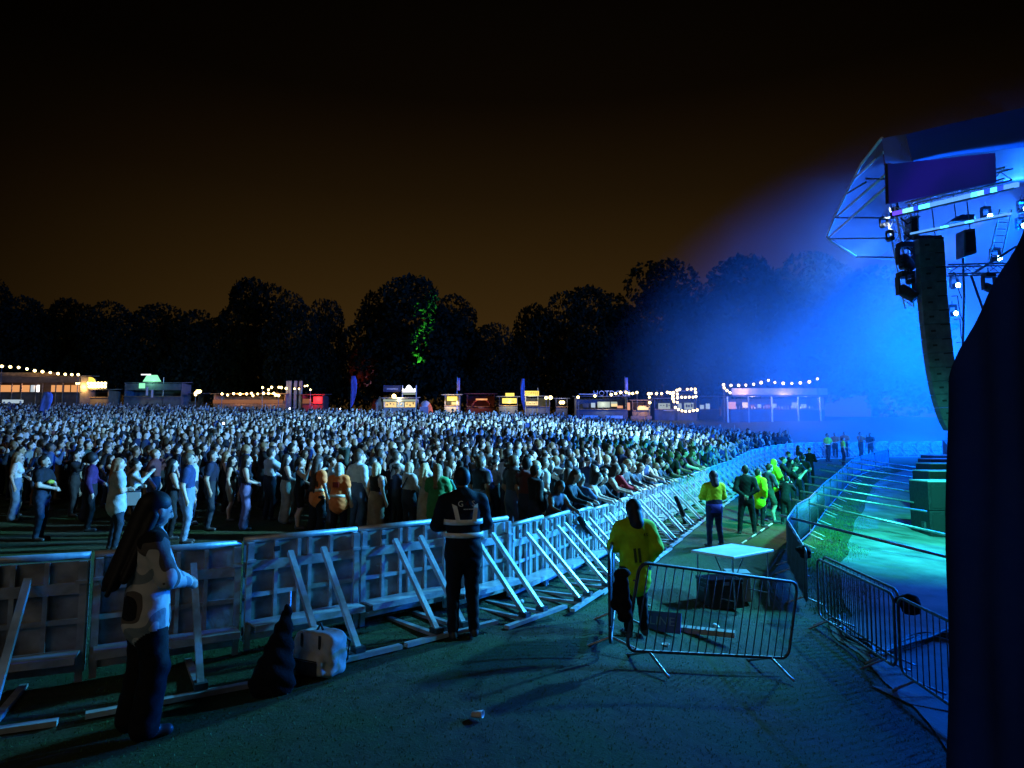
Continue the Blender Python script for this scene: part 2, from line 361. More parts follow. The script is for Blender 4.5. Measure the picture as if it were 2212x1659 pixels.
def b_meshes():
    h = BW/2 - .012; d = {}
    d['panel'] = MB().box(-h, h, -.012, 0, .10, 1.09).mesh('panel', ALUS)
    d['top_rail'] = MB().tube([(-h, 0, 1.13), (h, 0, 1.13)], .034, 10).mesh('top_rail', ALU, True)
    d['upper_beam'] = MB().box(-h, h, .002, .045, .80, .90).mesh('upper_beam', ALU)
    d['middle_rail'] = MB().box(-h, h, .002, .035, .53, .575).mesh('middle_rail', ALU)
    d['lower_beam'] = MB().box(-h, h, .002, .04, .10, .16).mesh('lower_beam', ALU)
    d['step'] = MB().box(-h+.03, h-.03, .046, .30, .285, .305).box(-h+.03, h-.03, .285, .30, .24, .2845).mesh('step', ALU)
    d['post'] = MB().box(-.028, .028, .047, .085, .02, 1.08).mesh('post', ALU)
    d['rib'] = MB().box(-.018, .018, .003, .0445, .161, .799).box(-.018, .018, .003, .0445, .901, 1.09).mesh('rib', ALU)
    d['strut'] = MB().beam((0, .09, .97), (0, .90, .075), .055, .05).mesh('strut', ALU)
    d['strut_shoe'] = MB().box(-.05, .05, .84, .96, .045, .10).mesh('strut_shoe', DGALV)
    d['base_bar'] = MB().box(-h, h, .93, 1.0, .0, .042).mesh('base_bar', ALU)
    d['floor_bar'] = MB().box(-.03, .03, .0, .929, .0, .04).mesh('floor_bar', ALUS)
    d['latch'] = MB().box(-.03, .03, .0, .058, .93, 1.10).box(-.045, .045, .0585, .075, .90, .93).mesh('latch', ALU)
    d['bolt_plate'] = MB().box(-.03, .03, .046, .056, .985, 1.035).mesh('bolt_plate', RUBBER)
    return d
BM_ = b_meshes()
order = ['leftmost', 'second', 'third', 'fourth', 'fifth', 'sixth', 'seventh', 'eighth', 'ninth', 'tenth', 'eleventh', 'twelfth', 'thirteenth', 'fourteenth', 'fifteenth', 'sixteenth', 'seventeenth', 'eighteenth', 'nineteenth', 'twentieth']
def ordinal(k):
    if k < 20: return order[k] if k else 'first'
    tens = {2:'twenty', 3:'thirty', 4:'forty', 5:'fifty'}[(k+1)//10]
    u = (k+1) % 10
    return {2:'twentieth',3:'thirtieth',4:'fortieth',5:'fiftieth'}[(k+1)//10] if u == 0 else tens + '-' + ['', 'first','second','third','fourth','fifth','sixth','seventh','eighth','ninth'][u]
BPOS = []
kk = 0
for c, t in walk(BARR, BW):
    px, py, dd = proj((c.x, c.y, .6))
    if px < -260 or px > 2150: continue
    z = tz(c.x + t.y*.4, c.y - t.x*.4)
    o = thing('crowd_barrier', 'aluminium crowd barrier section with braced struts, ' + ordinal(kk) + ' from the near left end', 'barrier', (c.x, c.y, z), math.atan2(t.y, t.x), 'crowd barrier sections along the pit'); o.scale = (1, 1, .95)
    o.rotation_euler = (0, 0, math.atan2(t.y, t.x) + math.pi); BPOS.append((c, t)); kk += 1
    near = dd < 24
    jit = random.uniform(-.01, .01)
    for nm in (['panel','top_rail','upper_beam','middle_rail','lower_beam','step','base_bar'] if near else ['panel','top_rail','upper_beam','middle_rail','base_bar']):
        link(nm, BM_[nm], o, (0, 0, jit if nm == 'top_rail' else 0))
    for sx in (-.18, .18):
        link('strut', BM_['strut'], o, (sx, 0, 0)); link('floor_bar', BM_['floor_bar'], o, (sx, 0, 0))
        if near: link('strut_shoe', BM_['strut_shoe'], o, (sx, 0, 0))
    for sx in ((-.58, -.06, .06, .58) if near else (-.58, .58)): link('post' if abs(sx) > .3 else 'rib', BM_['post' if abs(sx) > .3 else 'rib'], o, (sx, 0, 0))
    if near:
        for sx in (-.30, .30): link('rib', BM_['rib'], o, (sx, 0, 0))
        for sx in (-.57, .57): link('latch', BM_['latch'], o, (sx, .03, 0))
        link('bolt_plate', BM_['bolt_plate'], o, (.3, 0, 0))

# ------------------------------------------------------------------ pedestrian (hooped) barriers
def rrect(w, z0, z1, r, n=5):
    pts = []
    for cx, cz, a0 in ((w/2-r, z1-r, 90), (-w/2+r, z1-r, 180)[0:3], (-w/2+r, z0+r, 180), (w/2-r, z0+r, 270)):
        pass
    for cx, cz, a0 in ((w/2-r, z1-r, 0), (-w/2+r, z1-r, 90), (-w/2+r, z0+r, 180), (w/2-r, z0+r, 270)):
        for k in range(n+1):
            a = R(a0 + 90*k/n); pts.append((cx + r*math.cos(a), 0, cz + r*math.sin(a)))
    return pts
def ped_meshes(w):
    d = {}
    d['frame'] = MB().tube(rrect(w, .16, 1.1, .12), .019, 8, True).mesh('frame', DGALV, True)
    d['bar'] = MB().tube([(0,0,.165), (0,0,1.095)], .0075, 6).mesh('bar', DGALV, True)
    d['foot'] = MB().tube([(0, .36, .012), (0, .30, .03), (0, .02, .15), (0, -.02, .15), (0, -.30, .03), (0, -.36, .012)], .016, 7).mesh('foot', GALV, True)
    d['hook'] = MB().tube([(0,0,0), (.06,0,0), (.06,0,-.07)], .01, 6).mesh('hook', DGALV, True)
    return d
PED = {}
def ped_barrier(label, p, q, bars=18, group=None, tilt=0.0, feet=True, screen=None, z=None, droop=True):
    p, q = Vector((*p, 0)), Vector((*q, 0)); w = (q-p).length; key = round(w, 1)
    if key not in PED: PED[key] = ped_meshes(key)
    D = PED[key]; c = (p+q)/2; za, zb = tz(p.x, p.y), tz(q.x, q.y); t = (q-p)/w
    o = thing('pedestrian_barrier', label, 'barrier', (c.x, c.y, (za+zb)/2 if z is None else z), 0, group)
    o.rotation_euler = (Matrix.Rotation(math.atan2(t.y, t.x), 3, 'Z') @ Matrix.Rotation(-math.atan2(zb-za, w), 3, 'Y') @ Matrix.Rotation(tilt, 3, 'X')).to_euler()
    link('frame', D['frame'], o)
    for k in range(bars): link('bar', D['bar'], o, (-key/2 + key*(k+1)/(bars+1), 0, 0))
    if feet:
        for s in (-1, 1): link('foot', D['foot'], o, (s*(key/2-.32), 0, 0))
    for s, zz in ((-1, .9), (-1, .35)): link('hook', D['hook'], o, (s*key/2 - .05, 0, zz))
    if screen:
        rows = [[(-key/2+.03 + (key-.06)*i/14, .014 + .012*math.sin(i*1.9 + j), .19 + .88*j/5) for i in range(15)] for j in range(6)]
        so = MB().sheet(rows).build('screen', screen, o, True); sm = so.modifiers.new('thickness', 'SOLIDIFY'); sm.thickness = .004
    return o
SCREEN = mat('scrim_mesh_cloth', (.09,.13,.20), .8, var=.3, scale=6, bump=.2)
DSCREEN = mat('dark_scrim_cloth', (.02,.024,.028), .85, var=.5, scale=9, bump=.3)
a0, a1 = at(1340, 1330, 7.0), at(1700, 1360, 8.2)
ped_barrier('hooped steel barrier standing askew in front of the man in the yellow jacket', (a0.x, a0.y), (a1.x, a1.y), 19, 'hooped barriers closing the pit entrance', .05)
ped_barrier('second hooped steel barrier folded behind the left end of the askew one', (a0.x-.10, a0.y+.10), (a0.x+.25, a0.y+2.0), 16, 'hooped barriers closing the pit entrance', .0)
ped_barrier('hooped steel barrier against the concrete, right of the askew one', (5.12, 11.1), (5.0, 8.75), 18, 'hooped barriers closing the pit entrance')
ped_barrier('second hooped steel barrier doubled up just behind the one on the concrete', (5.35, 11.4), (5.22, 9.0), 18, 'hooped barriers closing the pit entrance')
ped_barrier('hooped steel barrier running in behind the black drape', (4.98, 8.6), (4.85, 6.3), 17, 'hooped barriers closing the pit entrance')
prev = FENCE[0]; FC = [(p.x, p.y) for p, t in walk(catmull(FENCE, 10), .2)]
fp = [FC[0]]; k = 0
for p in FC:
    if math.hypot(p[0]-fp[-1][0], p[1]-fp[-1][1]) >= 2.3: fp.append(p)
for k in range(len(fp)-1):
    ped_barrier('hooped barrier of the inner pit fence with ' + ('dark' if k < 1 else 'blue-lit') + ' mesh cloth, ' + ordinal(k) + ' from the corner', fp[k], fp[k+1], 14 if k < 5 else 8, 'inner pit fence', 0, True, DSCREEN if k < 1 else SCREEN)
# scaffold braces from the fence to the stage front
ends = [((1685,1113),(2068,1209)), ((1711,1079),(2066,1160)), ((1728,1061),(2002,1105)), ((1738,1045),(2000,1090)), ((1750,1029),(1993,1066)), ((1770,1015),(1993,1050)), ((1786,1004),(2006,1036)), ((1811,995),(2009,1023)), ((1842,990),(2009,1014))]
BR = []
for k, (a, b) in enumerate(ends):
    pa = at(*a, [15,18.2,20.5,22.2,24.5,26.8,29,31.5,34.5][k]); pb = at(*b, [12.3,15.6,19.2,20.8,23.2,25.6,27.8,30.5,33.6][k])
    m = MB().tube([pa, pb], .03, 8)
    tag(m.build('scaffold_brace', GALV, None, True), 'scaffold tube bracing the inner fence to the stage front, ' + ordinal(k) + ' from the camera', 'scaffold tube', 'scaffold braces across the pit')
# ------------------------------------------------------------------ people: one smooth continuous body grown from limb volumes
def surface_nets(F, org, h):
    S = F < 0; nx, ny, nz = F.shape
    acc = np.zeros((nx-1, ny-1, nz-1, 3), np.float32); cnt = np.zeros((nx-1, ny-1, nz-1), np.int16)
    sl = lambda o, n: slice(o, n-1+o)
    C = [(i, j, k) for i in (0,1) for j in (0,1) for k in (0,1)]
    for a in C:
        for ax in range(3):
            if a[ax] == 1: continue
            b = list(a); b[ax] = 1
            A = F[sl(a[0],nx), sl(a[1],ny), sl(a[2],nz)]; B = F[sl(b[0],nx), sl(b[1],ny), sl(b[2],nz)]
            m = (A < 0) != (B < 0); t = A[m] / (A[m] - B[m])
            p = np.tile(np.array(a, np.float32), (len(t), 1)); p[:, ax] = t
            acc[m] += p; cnt[m] += 1
    act = cnt > 0; ids = np.full(act.shape, -1, np.int64); ids[act] = np.arange(act.sum())
    ii = np.argwhere(act); V = (ii + acc[act] / cnt[act][:, None]) * h + org
    faces = []
    for ax in range(3):
        u, v = (ax+1) % 3, (ax+2) % 3
        s0 = [slice(None)]*3; s1 = [slice(None)]*3; s0[ax] = slice(0, -1); s1[ax] = slice(1, None)
        cr = S[tuple(s0)] != S[tuple(s1)]; e = np.argwhere(cr)
        e = e[(e[:, u] > 0) & (e[:, v] > 0) & (e[:, u] < F.shape[u]-1) & (e[:, v] < F.shape[v]-1)]
        def g(du, dv): q = e.copy(); q[:, u] -= du; q[:, v] -= dv; return ids[q[:,0], q[:,1], q[:,2]]
        q = np.stack([g(1,1), g(0,1), g(0,0), g(1,0)], 1)
        ins = S[e[:,0], e[:,1], e[:,2]]
        q[~ins] = q[~ins][:, ::-1]; faces.append(q)
    return V, np.concatenate(faces)
def prim_d(p, P):
    k = p[0]
    if k == 'c':
        a, b, r1, r2, sy = p[1], p[2], p[3], p[4], p[5]
        sc = np.array((1, 1/sy, 1)); Q = P * sc; a = np.array(a)*sc; b = np.array(b)*sc; ba = b-a; L2 = max((ba*ba).sum(), 1e-9)
        t = np.clip(((Q-a) @ ba)/L2, 0, 1); d = np.linalg.norm(Q - a - t[..., None]*ba, axis=-1) - (r1 + (r2-r1)*t)
        return d * (1 if sy > .9 else .85)
    if k == 'b':
        q = np.abs(P - np.array(p[1])) - np.array(p[2]) + p[3]; return np.linalg.norm(np.maximum(q, 0), axis=-1) + np.minimum(q.max(-1), 0) - p[3]
    c, r = np.array(p[1]), np.array(p[2]); Q = (P-c)/r; n = np.linalg.norm(Q, axis=-1)
    return (n-1) * r.min() * np.where(n < 1, 1, n / np.maximum(np.linalg.norm(Q/r, axis=-1) * r.min(), 1e-6))
def prim_box(p):
    if p[0] == 'c': r = max(p[3], p[4]); a, b = np.array(p[1]), np.array(p[2]); return np.minimum(a,b)-r, np.maximum(a,b)+r
    return np.array(p[1])-np.array(p[2]), np.array(p[1])+np.array(p[2])
def grow(prims, h, k=.03, fold=.004, zclip=None):
    lo = np.min([prim_box(p)[0] for p in prims], 0) - 3*h; hi = np.max([prim_box(p)[1] for p in prims], 0) + 3*h
    n = np.ceil((hi-lo)/h).astype(int) + 1
    X = [lo[i] + h*np.arange(n[i]) for i in range(3)]
    F = np.full(n, 1.0, np.float32)
    for p in prims:
        a, b = prim_box(p); m = k + 2*h
        i0 = np.maximum(((a-m-lo)/h).astype(int), 0); i1 = np.minimum(np.ceil((b+m-lo)/h).astype(int)+1, n)
        G = np.stack(np.meshgrid(*[X[i][i0[i]:i1[i]] for i in range(3)], indexing='ij'), -1)
        d = prim_d(p, G)
        if p[-1] in (1, 2) and fold:
            d = d + fold*(np.sin(G[...,2]*47+G[...,0]*31)*np.sin(G[...,0]*29-G[...,1]*37+G[...,2]*13))
        s = tuple(slice(i0[i], i1[i]) for i in range(3)); f = F[s]; kk = k if p[-1] != 6 else .004
        hh = np.clip(.5 + .5*(f-d)/kk, 0, 1); F[s] = d*hh + f*(1-hh) - kk*hh*(1-hh)
    V, Q = surface_nets(F, lo, h)
    D = np.stack([prim_d(p, V) - (.006 if p[-1] in (5, 6) else 0) for p in prims], 1); lab = np.array([p[-1] for p in prims])[D.argmin(1)]
    fl = lab[Q]; fm = np.where((fl[:,0]==fl[:,1])|(fl[:,0]==fl[:,2])|(fl[:,0]==fl[:,3]), fl[:,0], fl[:,1])
    return V, Q, fm
ARM = {'down': ((.26,-.03,1.14),(.27,.05,.90)), 'fold': ((.27,.04,1.13),(-.05,.20,1.15)), 'up': ((.29,.10,1.60),(.25,.14,1.86)), 'half': ((.30,.16,1.24),(.27,.24,1.50)),
       'phone': ((.25,.18,1.27),(.09,.33,1.47)), 'front': ((.26,.07,1.16),(.06,.24,1.09)), 'rail': ((.25,.20,1.20),(.20,.46,1.13)), 'hip': ((.37,-.08,1.17),(.20,.05,1.02)),
       'point': ((.30,.25,1.41),(.38,.52,1.47)), 'pocket': ((.28,-.06,1.15),(.20,.06,.93)), 'clap': ((.26,.16,1.24),(.03,.30,1.36)), 'back': ((.26,-.12,1.15),(.06,-.17,1.0))}
def body(armL='down', armR='down', lean=0.0, long_sleeve=False, legs='trousers', fem=False, big=1.0, bend_head=0.0, yaw=0.0, stance=.0, baggy=0.0, fingers=False, hem=.90, hood=False, twist=0.0):
    P = []; sh = .17 if fem else .19; bl = .012 + baggy
    def ln(p):
        x, y, z = p
        if z > .95: y += lean*(z-.95); z -= .25*abs(lean)*(z-.95)*.6
        return (x, y, z)
    def C(a, b, r1, r2, lab, sy=1.0): P.append(('c', ln(a), ln(b), r1, r2, sy, lab))
    def E(c, r, lab): P.append(('e', ln(c), r, lab))
    C((0,0,1.00), (0,0,1.18), .135*big+bl, (.125 if fem else .14)*big+bl, 1, .72)
    C((0,0,1.18), (0,.0,1.34), (.125 if fem else .14)*big+bl, (.145 if fem else .165)*big+bl, 1, .70)
    C((-sh+.05,-.005,1.405), (sh-.05,-.005,1.405), .062+bl*.7, .062+bl*.7, 1)
    if fem: E((-.065,.085,1.27), (.068,.06,.065), 1); E((.065,.085,1.27), (.068,.06,.065), 1)
    C((0,0,hem), (0,0,1.02), .165*big+bl if fem else .155*big+bl, .145*big+bl, 1 if hem < .88 else 2, .76)
    C((0,-.01,.90), (0,-.01,.97), .16*big, .15*big, 2, .78)
    C((0,-.012,1.44), (0,.012,1.54), .055, .050, 0)
    if hood: C((-.07,-.07,1.45), (.07,-.07,1.45), .06, .06, 1); C((0,-.10,1.47), (0,-.09,1.40), .07, .05, 1)
    # head
    cyaw, syaw = math.cos(yaw), math.sin(yaw)
    def hd(p):
        x, y, z = p[0], p[1], p[2]; y2 = y*math.cos(bend_head) - (z-1.53)*-math.sin(bend_head); z2 = 1.53 + (z-1.53)*math.cos(bend_head) - y*math.sin(bend_head)
        return ln((x*cyaw - y2*syaw, x*syaw + y2*cyaw, z2))
    P.append(('e', hd((0,.018,1.645)), (.078,.095,.112), 0)); P.append(('e', hd((0,.045,1.585)), (.058,.062,.062), 0))
    P.append(('c', hd((0,.108,1.645)), hd((0,.127,1.618)), .011, .015, 1.0, 0))
    for s in (-1, 1):
        P.append(('e', hd((s*.080,.012,1.635)), (.014,.026,.034), 0)); P.append(('e', hd((s*.033,.100,1.656)), (.017,.014,.010), 6))
    P.append(('e', hd((0,.104,1.583)), (.024,.012,.007), 6))
    # arms
    for s, nm in ((-1, armL), (1, armR)):
        e, w = ARM[nm]; S_ = (s*sh, 0, 1.40); e = (s*e[0]*(.95 if fem else 1), e[1], e[2]); w = (s*w[0], w[1], w[2])
        e, w, S2 = Vector(ln(e)), Vector(ln(w)), Vector(ln(S_))
        r = (.044 if fem else .052)*big
        P.append(('c', tuple(S2), tuple(e), r+.008+bl*.8, r-.006+bl*.8, 1.0, 1)) if not (fem and not long_sleeve and baggy == 0) else P.append(('c', tuple(S2), tuple(e), r, r-.008, 1.0, 0))
        if not long_sleeve: m_ = S2.lerp(e, .55); P[-1] = ('c', tuple(S2), tuple(m_), r+.012+bl*.8, r+.008+bl*.8, 1.0, P[-1][-1]); P.append(('c', tuple(m_), tuple(e), r-.002, r-.008, 1.0, 0))
        P.append(('c', tuple(e), tuple(w), (r-.004)+(bl*.8 if long_sleeve else 0), .030+(bl*.5 if long_sleeve else 0), 1.0, 1 if long_sleeve else 0))
        d = (w-e).normalized(); sd = d.cross(Vector((0,0,1)) if abs(d.z) < .8 else Vector((0,1,0))).normalized(); nn = sd.cross(d)
        pm = w + d*.075; P.append(('c', tuple(w+d*.01), tuple(pm), .030, .036, 1.0, 0))
        if fingers:
            for f, (o_, l_) in enumerate(((-.030,.060), (-.010,.074), (.011,.070), (.030,.054))):
                b0 = pm + sd*o_; b1 = b0 + d*l_*.55 - nn*.006; b2 = b1 + d*l_*.35 - nn*.026
                P.append(('c', tuple(b0), tuple(b1), .0095, .009, 1.0, 0)); P.append(('c', tuple(b1), tuple(b2), .009, .008, 1.0, 0))
            tb = w + d*.03 - sd*.028; P.append(('c', tuple(tb), tuple(tb - sd*.026 + d*.035 - nn*.014), .012, .010, 1.0, 0))
        else: P.append(('c', tuple(pm), tuple(pm + d*.06 - nn*.02), .034, .022, 1.0, 0))
    # legs
    for s in (-1, 1):
        sp = .095 + stance*.5; fy = .05*s*(1 if stance else .4)
        kn = (s*(sp+.01), .03+fy, .50); an = (s*(sp+.02+stance*.3), -.03+fy, .10)
        if legs in ('trousers', 'wide', 'jeans'):
            q = .03 if legs == 'wide' else .006
            P.append(('c', (s*.088,-.005,.88), kn, .094*big+bl*.5, .066+q, 1.0, 2)); P.append(('c', kn, an, .066+q, .046+q*1.9, 1.0, 2))
        elif legs == 'shorts':
            P.append(('c', (s*.088,-.005,.88), (s*(sp+.008), .02+fy, .60), .10*big, .088, 1.0, 2)); P.append(('c', (s*(sp+.008),.02+fy,.60), kn, .062, .056, 1.0, 0)); P.append(('c', kn, (s*sp, -.04+fy, .32), .055, .053, 1.0, 0)); P.append(('c', (s*sp,-.04+fy,.32), an, .053, .036, 1.0, 0))
        elif legs == 'skirt':
            P.append(('c', (s*.05,0,.90), (s*.09,0,.34), .14*big, .15, .95, 2)); P.append(('c', (s*sp,-.02,.34), an, .05, .036, 1.0, 0))
        P.append(('c', (an[0], an[1]-.03, .045), (an[0]+s*.025, an[1]+.155, .038), .043, .040, 1.0, 4))
    return P, hd
def hair(style, hd):
    H = []
    def e(c, r): H.append(('e', hd(c), r, 3))
    def c(a, b, r1, r2, sy=1.0): H.append(('c', hd(a), hd(b), r1, r2, sy, 3))
    if style == 'bald': e((0,-.005,1.672), (.079,.094,.092)); return H
    if style == 'cap':
        e((0,.004,1.688), (.087,.103,.080)); c((-.03,.10,1.70), (.03,.10,1.70), .030, .030); c((-.035,.145,1.690), (.035,.145,1.690), .016, .016); return H
    if style == 'beanie': e((0,-.002,1.69), (.092,.108,.098)); return H
    if style == 'hood': e((0,-.012,1.655), (.108,.112,.132)); c((0,-.05,1.56), (0,-.07,1.46), .095, .10); return H
    if style == 'bun': e((0,-.008,1.678), (.085,.098,.092)); e((0,-.11,1.70), (.052,.05,.05)); return H
    e((0,-.012,1.680), (.087,.100,.094)); e((0,-.035,1.645), (.084,.078,.100))
    if style == 'long':
        c((0,-.055,1.62), (0,-.10,1.30), .088, .075, .8); c((-.07,.0,1.62), (-.085,-.03,1.36), .034, .034); c((.07,.0,1.62), (.085,-.03,1.36), .034, .034)
    if style == 'bob':
        c((0,-.05,1.60), (0,-.055,1.50), .088, .080, .85); c((-.072,.012,1.64), (-.075,.01,1.52), .030, .034); c((.072,.012,1.64), (.075,.01,1.52), .030, .034)
    if style == 'pony': c((0,-.10,1.66), (0,-.15,1.40), .04, .022)
    if style == 'mane':
        c((0,-.06,1.66), (-.02,-.13,1.08), .088, .070, .9); c((-.07,-.02,1.60), (-.10,-.09,1.16), .040, .036); c((.07,-.02,1.60), (.09,-.08,1.12), .040, .030); c((.03,-.08,1.5), (.05,-.15,1.0), .045, .018); c((-.04,-.08,1.4), (-.09,-.15,1.02), .045, .02); e((0,-.015,1.688), (.093,.108,.098))
    if style == 'afro': e((0,-.02,1.69), (.145,.135,.14))
    return H
# crowd materials: the colour of the top is the object's own colour, the rest varies from person to person
def person_mat(name, kind, ramp=None, rough=.75):
    m = bpy.data.materials.new(name); m.use_nodes = True; t = m.node_tree; b = t.nodes['Principled BSDF']; b.inputs['Roughness'].default_value = rough; b.inputs['Specular IOR Level'].default_value = .25
    oi = N(t, 'ShaderNodeObjectInfo')
    if kind == 'color':
        tcx = N(t, 'ShaderNodeTexCoord'); nz = N(t, 'ShaderNodeTexNoise'); nz.inputs['Scale'].default_value = 9; L(t, tcx.outputs['Object'], nz.inputs['Vector'])
        mp = N(t, 'ShaderNodeMapRange'); mp.inputs['To Min'].default_value = .72; mp.inputs['To Max'].default_value = 1.22; L(t, nz.outputs[0], mp.inputs[0])
        mx = N(t, 'ShaderNodeMix', data_type='RGBA', blend_type='MULTIPLY'); mx.inputs[0].default_value = 1; L(t, oi.outputs['Color'], mx.inputs[6]); L(t, mp.outputs[0], mx.inputs[7]); L(t, mx.outputs[2], b.inputs['Base Color'])
    else:
        mu = N(t, 'ShaderNodeMath', operation='MULTIPLY'); mu.inputs[1].default_value = kind; L(t, oi.outputs['Random'], mu.inputs[0])
        fr = N(t, 'ShaderNodeMath', operation='FRACT'); L(t, mu.outputs[0], fr.inputs[0])
        rp = N(t, 'ShaderNodeValToRGB'); rp.color_ramp.interpolation = 'CONSTANT'; L(t, fr.outputs[0], rp.inputs[0]); e = rp.color_ramp.elements
        e[0].color = (*ramp[0], 1); e[1].position = 1/len(ramp); e[1].color = (*ramp[1], 1)
        for i, c in enumerate(ramp[2:], 2): x = e.new(i/len(ramp)); x.color = (*c, 1)
        L(t, rp.outputs[0], b.inputs['Base Color'])
    return m
SKINS = [(.52,.36,.27), (.58,.41,.32), (.46,.30,.21), (.55,.38,.30), (.30,.18,.12), (.60,.43,.34), (.16,.09,.06)]
HAIRS = [(.012,.009,.008), (.03,.018,.011), (.05,.03,.016), (.02,.013,.01), (.20,.13,.07), (.07,.04,.02), (.025,.016,.011), (.015,.012,.011)]
BOTS = [(.012,.013,.018), (.02,.03,.06), (.05,.08,.16), (.015,.015,.016), (.10,.14,.22), (.25,.21,.16), (.03,.03,.035)]
PM = [person_mat('person_skin', 91.7, SKINS, .55), person_mat('person_top', 'color'), person_mat('person_trousers', 37.3, BOTS), person_mat('person_hair', 113.1, HAIRS, .6),
      mat('person_shoe', (.06,.06,.065), .5), mat('person_trim', (.5,.5,.48), .6), mat('eye_and_mouth', (.03,.018,.015), .4)]
def body_mesh(name, P, h, mats=PM, **kw):
    V, Q, fm = grow(P, h, **kw); return np_mesh(name, V, Q, mats, fm)
PROTO_SPEC = [
 dict(hs='short', armL='down', armR='down'), dict(hs='long', armL='front', armR='front', fem=True), dict(hs='short', armL='fold', armR='fold', long_sleeve=True),
 dict(hs='long', armL='down', armR='phone', fem=True), dict(hs='bun', armL='clap', armR='clap', fem=True, long_sleeve=True), dict(hs='cap', armL='down', armR='up'),
 dict(hs='bob', armL='up', armR='up', fem=True), dict(hs='short', armL='half', armR='pocket', long_sleeve=True, baggy=.015, hood=True), dict(hs='short', armL='pocket', armR='pocket', big=1.12, baggy=.01),
 dict(hs='long', armL='half', armR='down', fem=True, legs='shorts'), dict(hs='pony', armL='fold', armR='down', fem=True, legs='wide', long_sleeve=True), dict(hs='beanie', armL='front', armR='half', long_sleeve=True, baggy=.02),
 dict(hs='long', armL='rail', armR='rail', fem=True, lean=.35, long_sleeve=True), dict(hs='short', armL='rail', armR='rail', lean=.30), dict(hs='bob', armL='rail', armR='rail', lean=.4, fem=True)]
PROTO = []
for i, s in enumerate(PROTO_SPEC):
    s = dict(s); hs = s.pop('hs'); P, hd = body(**s)
    HP = hair(hs, hd)
    PROTO.append(dict(body=body_mesh('person', P, .02), hair=body_mesh('hair', HP, .02, k=.02), hs=hs, spec=PROTO_SPEC[i], prims=P + HP))
def face_dir(dx, dy): return math.atan2(-dx, dy)
PEOPLE = []
def stand(o, X, Y, H, rz, sink=0.0):
    o.location = (X, Y, tz(X, Y) - sink); o.scale = (H/1.75,)*3; o.rotation_euler = (0, 0, rz)
HAIRW = {'short': 'short hair', 'long': 'long hair', 'bun': 'a bun', 'cap': 'a cap', 'bob': 'a bob', 'pony': 'a ponytail', 'beanie': 'a beanie', 'bald': 'a shaved head', 'hood': 'hood up', 'mane': 'very long dark hair', 'afro': 'big curly hair'}
def hero(label, px, d, H, rz, hs, top, bottom, skin=(.50,.34,.26), hairc=(.02,.014,.011), shoe=(.05,.05,.055), h=.012, group=None, dpy=None, **kw):
    P, hd = body(fingers=h < .015, **kw); i = len(PEOPLE)
    cloth = lambda nm, c: mat('%s_%d' % (nm, i), c, .8, var=.22, scale=7, bump=.15, bscale=45, spec=.2)
    ms = [mat('skin_%d' % i, skin, .55), cloth('top', top), cloth('bottom', bottom), mat('hair_%d' % i, hairc, .6, var=.4, scale=25), mat('shoe_%d' % i, shoe, .5), PM[5], PM[6]]
    o = link('person', body_mesh('person', P, h, ms)); tag(o, label, 'person', group)
    if hs != 'none': link('hair' if hs not in ('cap','beanie','hood') else ('hat' if hs != 'hood' else 'hood'), body_mesh('hair', hair(hs, hd), h, ms, k=.02), o)
    X = (px - CX)/FPX*d; stand(o, X, d, H, rz); o['px'] = px; del o['px']
    PEOPLE.append((X, d)); o_ = o
    q = proj((X, d, tz(X, d))); q2 = proj((X, d, tz(X, d)+H)); 
    if DEBUG: print('HERO %-60s head %.0f feet %.0f' % (label[:60], q2[1], q[1]))
    return o, hd, ms
DEBUG = False
FWD, BACK = 0.0, math.pi
STG = face_dir(16, 12)
# ------------------------------------------------------------------ people one can tell apart
def torso_band(o, z0, z1, m, name, yo=.0, r=.165, sy=.74, n=28, grow_=.012, lean=0.0, a0=0, a1=360):
    vs = []; fs = []; th = .006
    for zi in (z0, z1):
        for rr in (r + grow_, r + grow_ + th):
            for k in range(n + 1):
                a = R(a0 + (a1-a0)*k/n); vs.append((rr*math.cos(a), rr*sy*math.sin(a) + yo + lean*(zi-.95), zi))
    m1 = n + 1
    for k in range(n):
        fs += [(m1+k, m1+k+1, 3*m1+k+1, 3*m1+k), (k+1, k, 2*m1+k, 2*m1+k+1), (2*m1+k, 3*m1+k, 3*m1+k+1, 2*m1+k+1), (k, k+1, m1+k+1, m1+k)]
    return MB().add(vs, fs).build(name, m, o, True)
REFL = mat('reflective_tape', (.92,.92,.80), .35, var=.1, scale=20)
def letters(o, txt, size, m, x, y, z, rx=90, rzz=0):
    t = link('lettering', text_mesh(txt, size, m, .002), o, (x, y, z)); t.rotation_euler = (R(rx), 0, R(rzz)); return t
# woman with very long hair in the patterned jumper
o, hd, ms = hero('woman with very long dark hair in a camouflage-patterned jumper at the near barrier', 338, 4.88, 1.70, face_dir(1, .9), 'mane', (.36,.35,.33), (.008,.008,.010), hairc=(.010,.008,.008), armL='front', armR='front', fem=True, long_sleeve=True, baggy=.035, legs='wide', hem=.84, bend_head=.25, h=.011)
t = ms[1].node_tree; b = t.nodes['Principled BSDF']; c = N(t, 'ShaderNodeTexCoord'); v = N(t, 'ShaderNodeTexNoise'); v.inputs['Scale'].default_value = 3.0; v.inputs['Detail'].default_value = .5; v.inputs['Distortion'].default_value = .8; L(t, c.outputs['Object'], v.inputs['Vector'])
rp = N(t, 'ShaderNodeValToRGB'); rp.color_ramp.interpolation = 'CONSTANT'; e = rp.color_ramp.elements; e[0].color = (.012,.012,.014,1); e[1].position = .41; e[1].color = (.13,.11,.10,1)
for p_, c_ in ((.47, (.58,.57,.55,1)), (.58, (.22,.27,.30,1)), (.65, (.56,.56,.54,1))): x = e.new(p_); x.color = c_
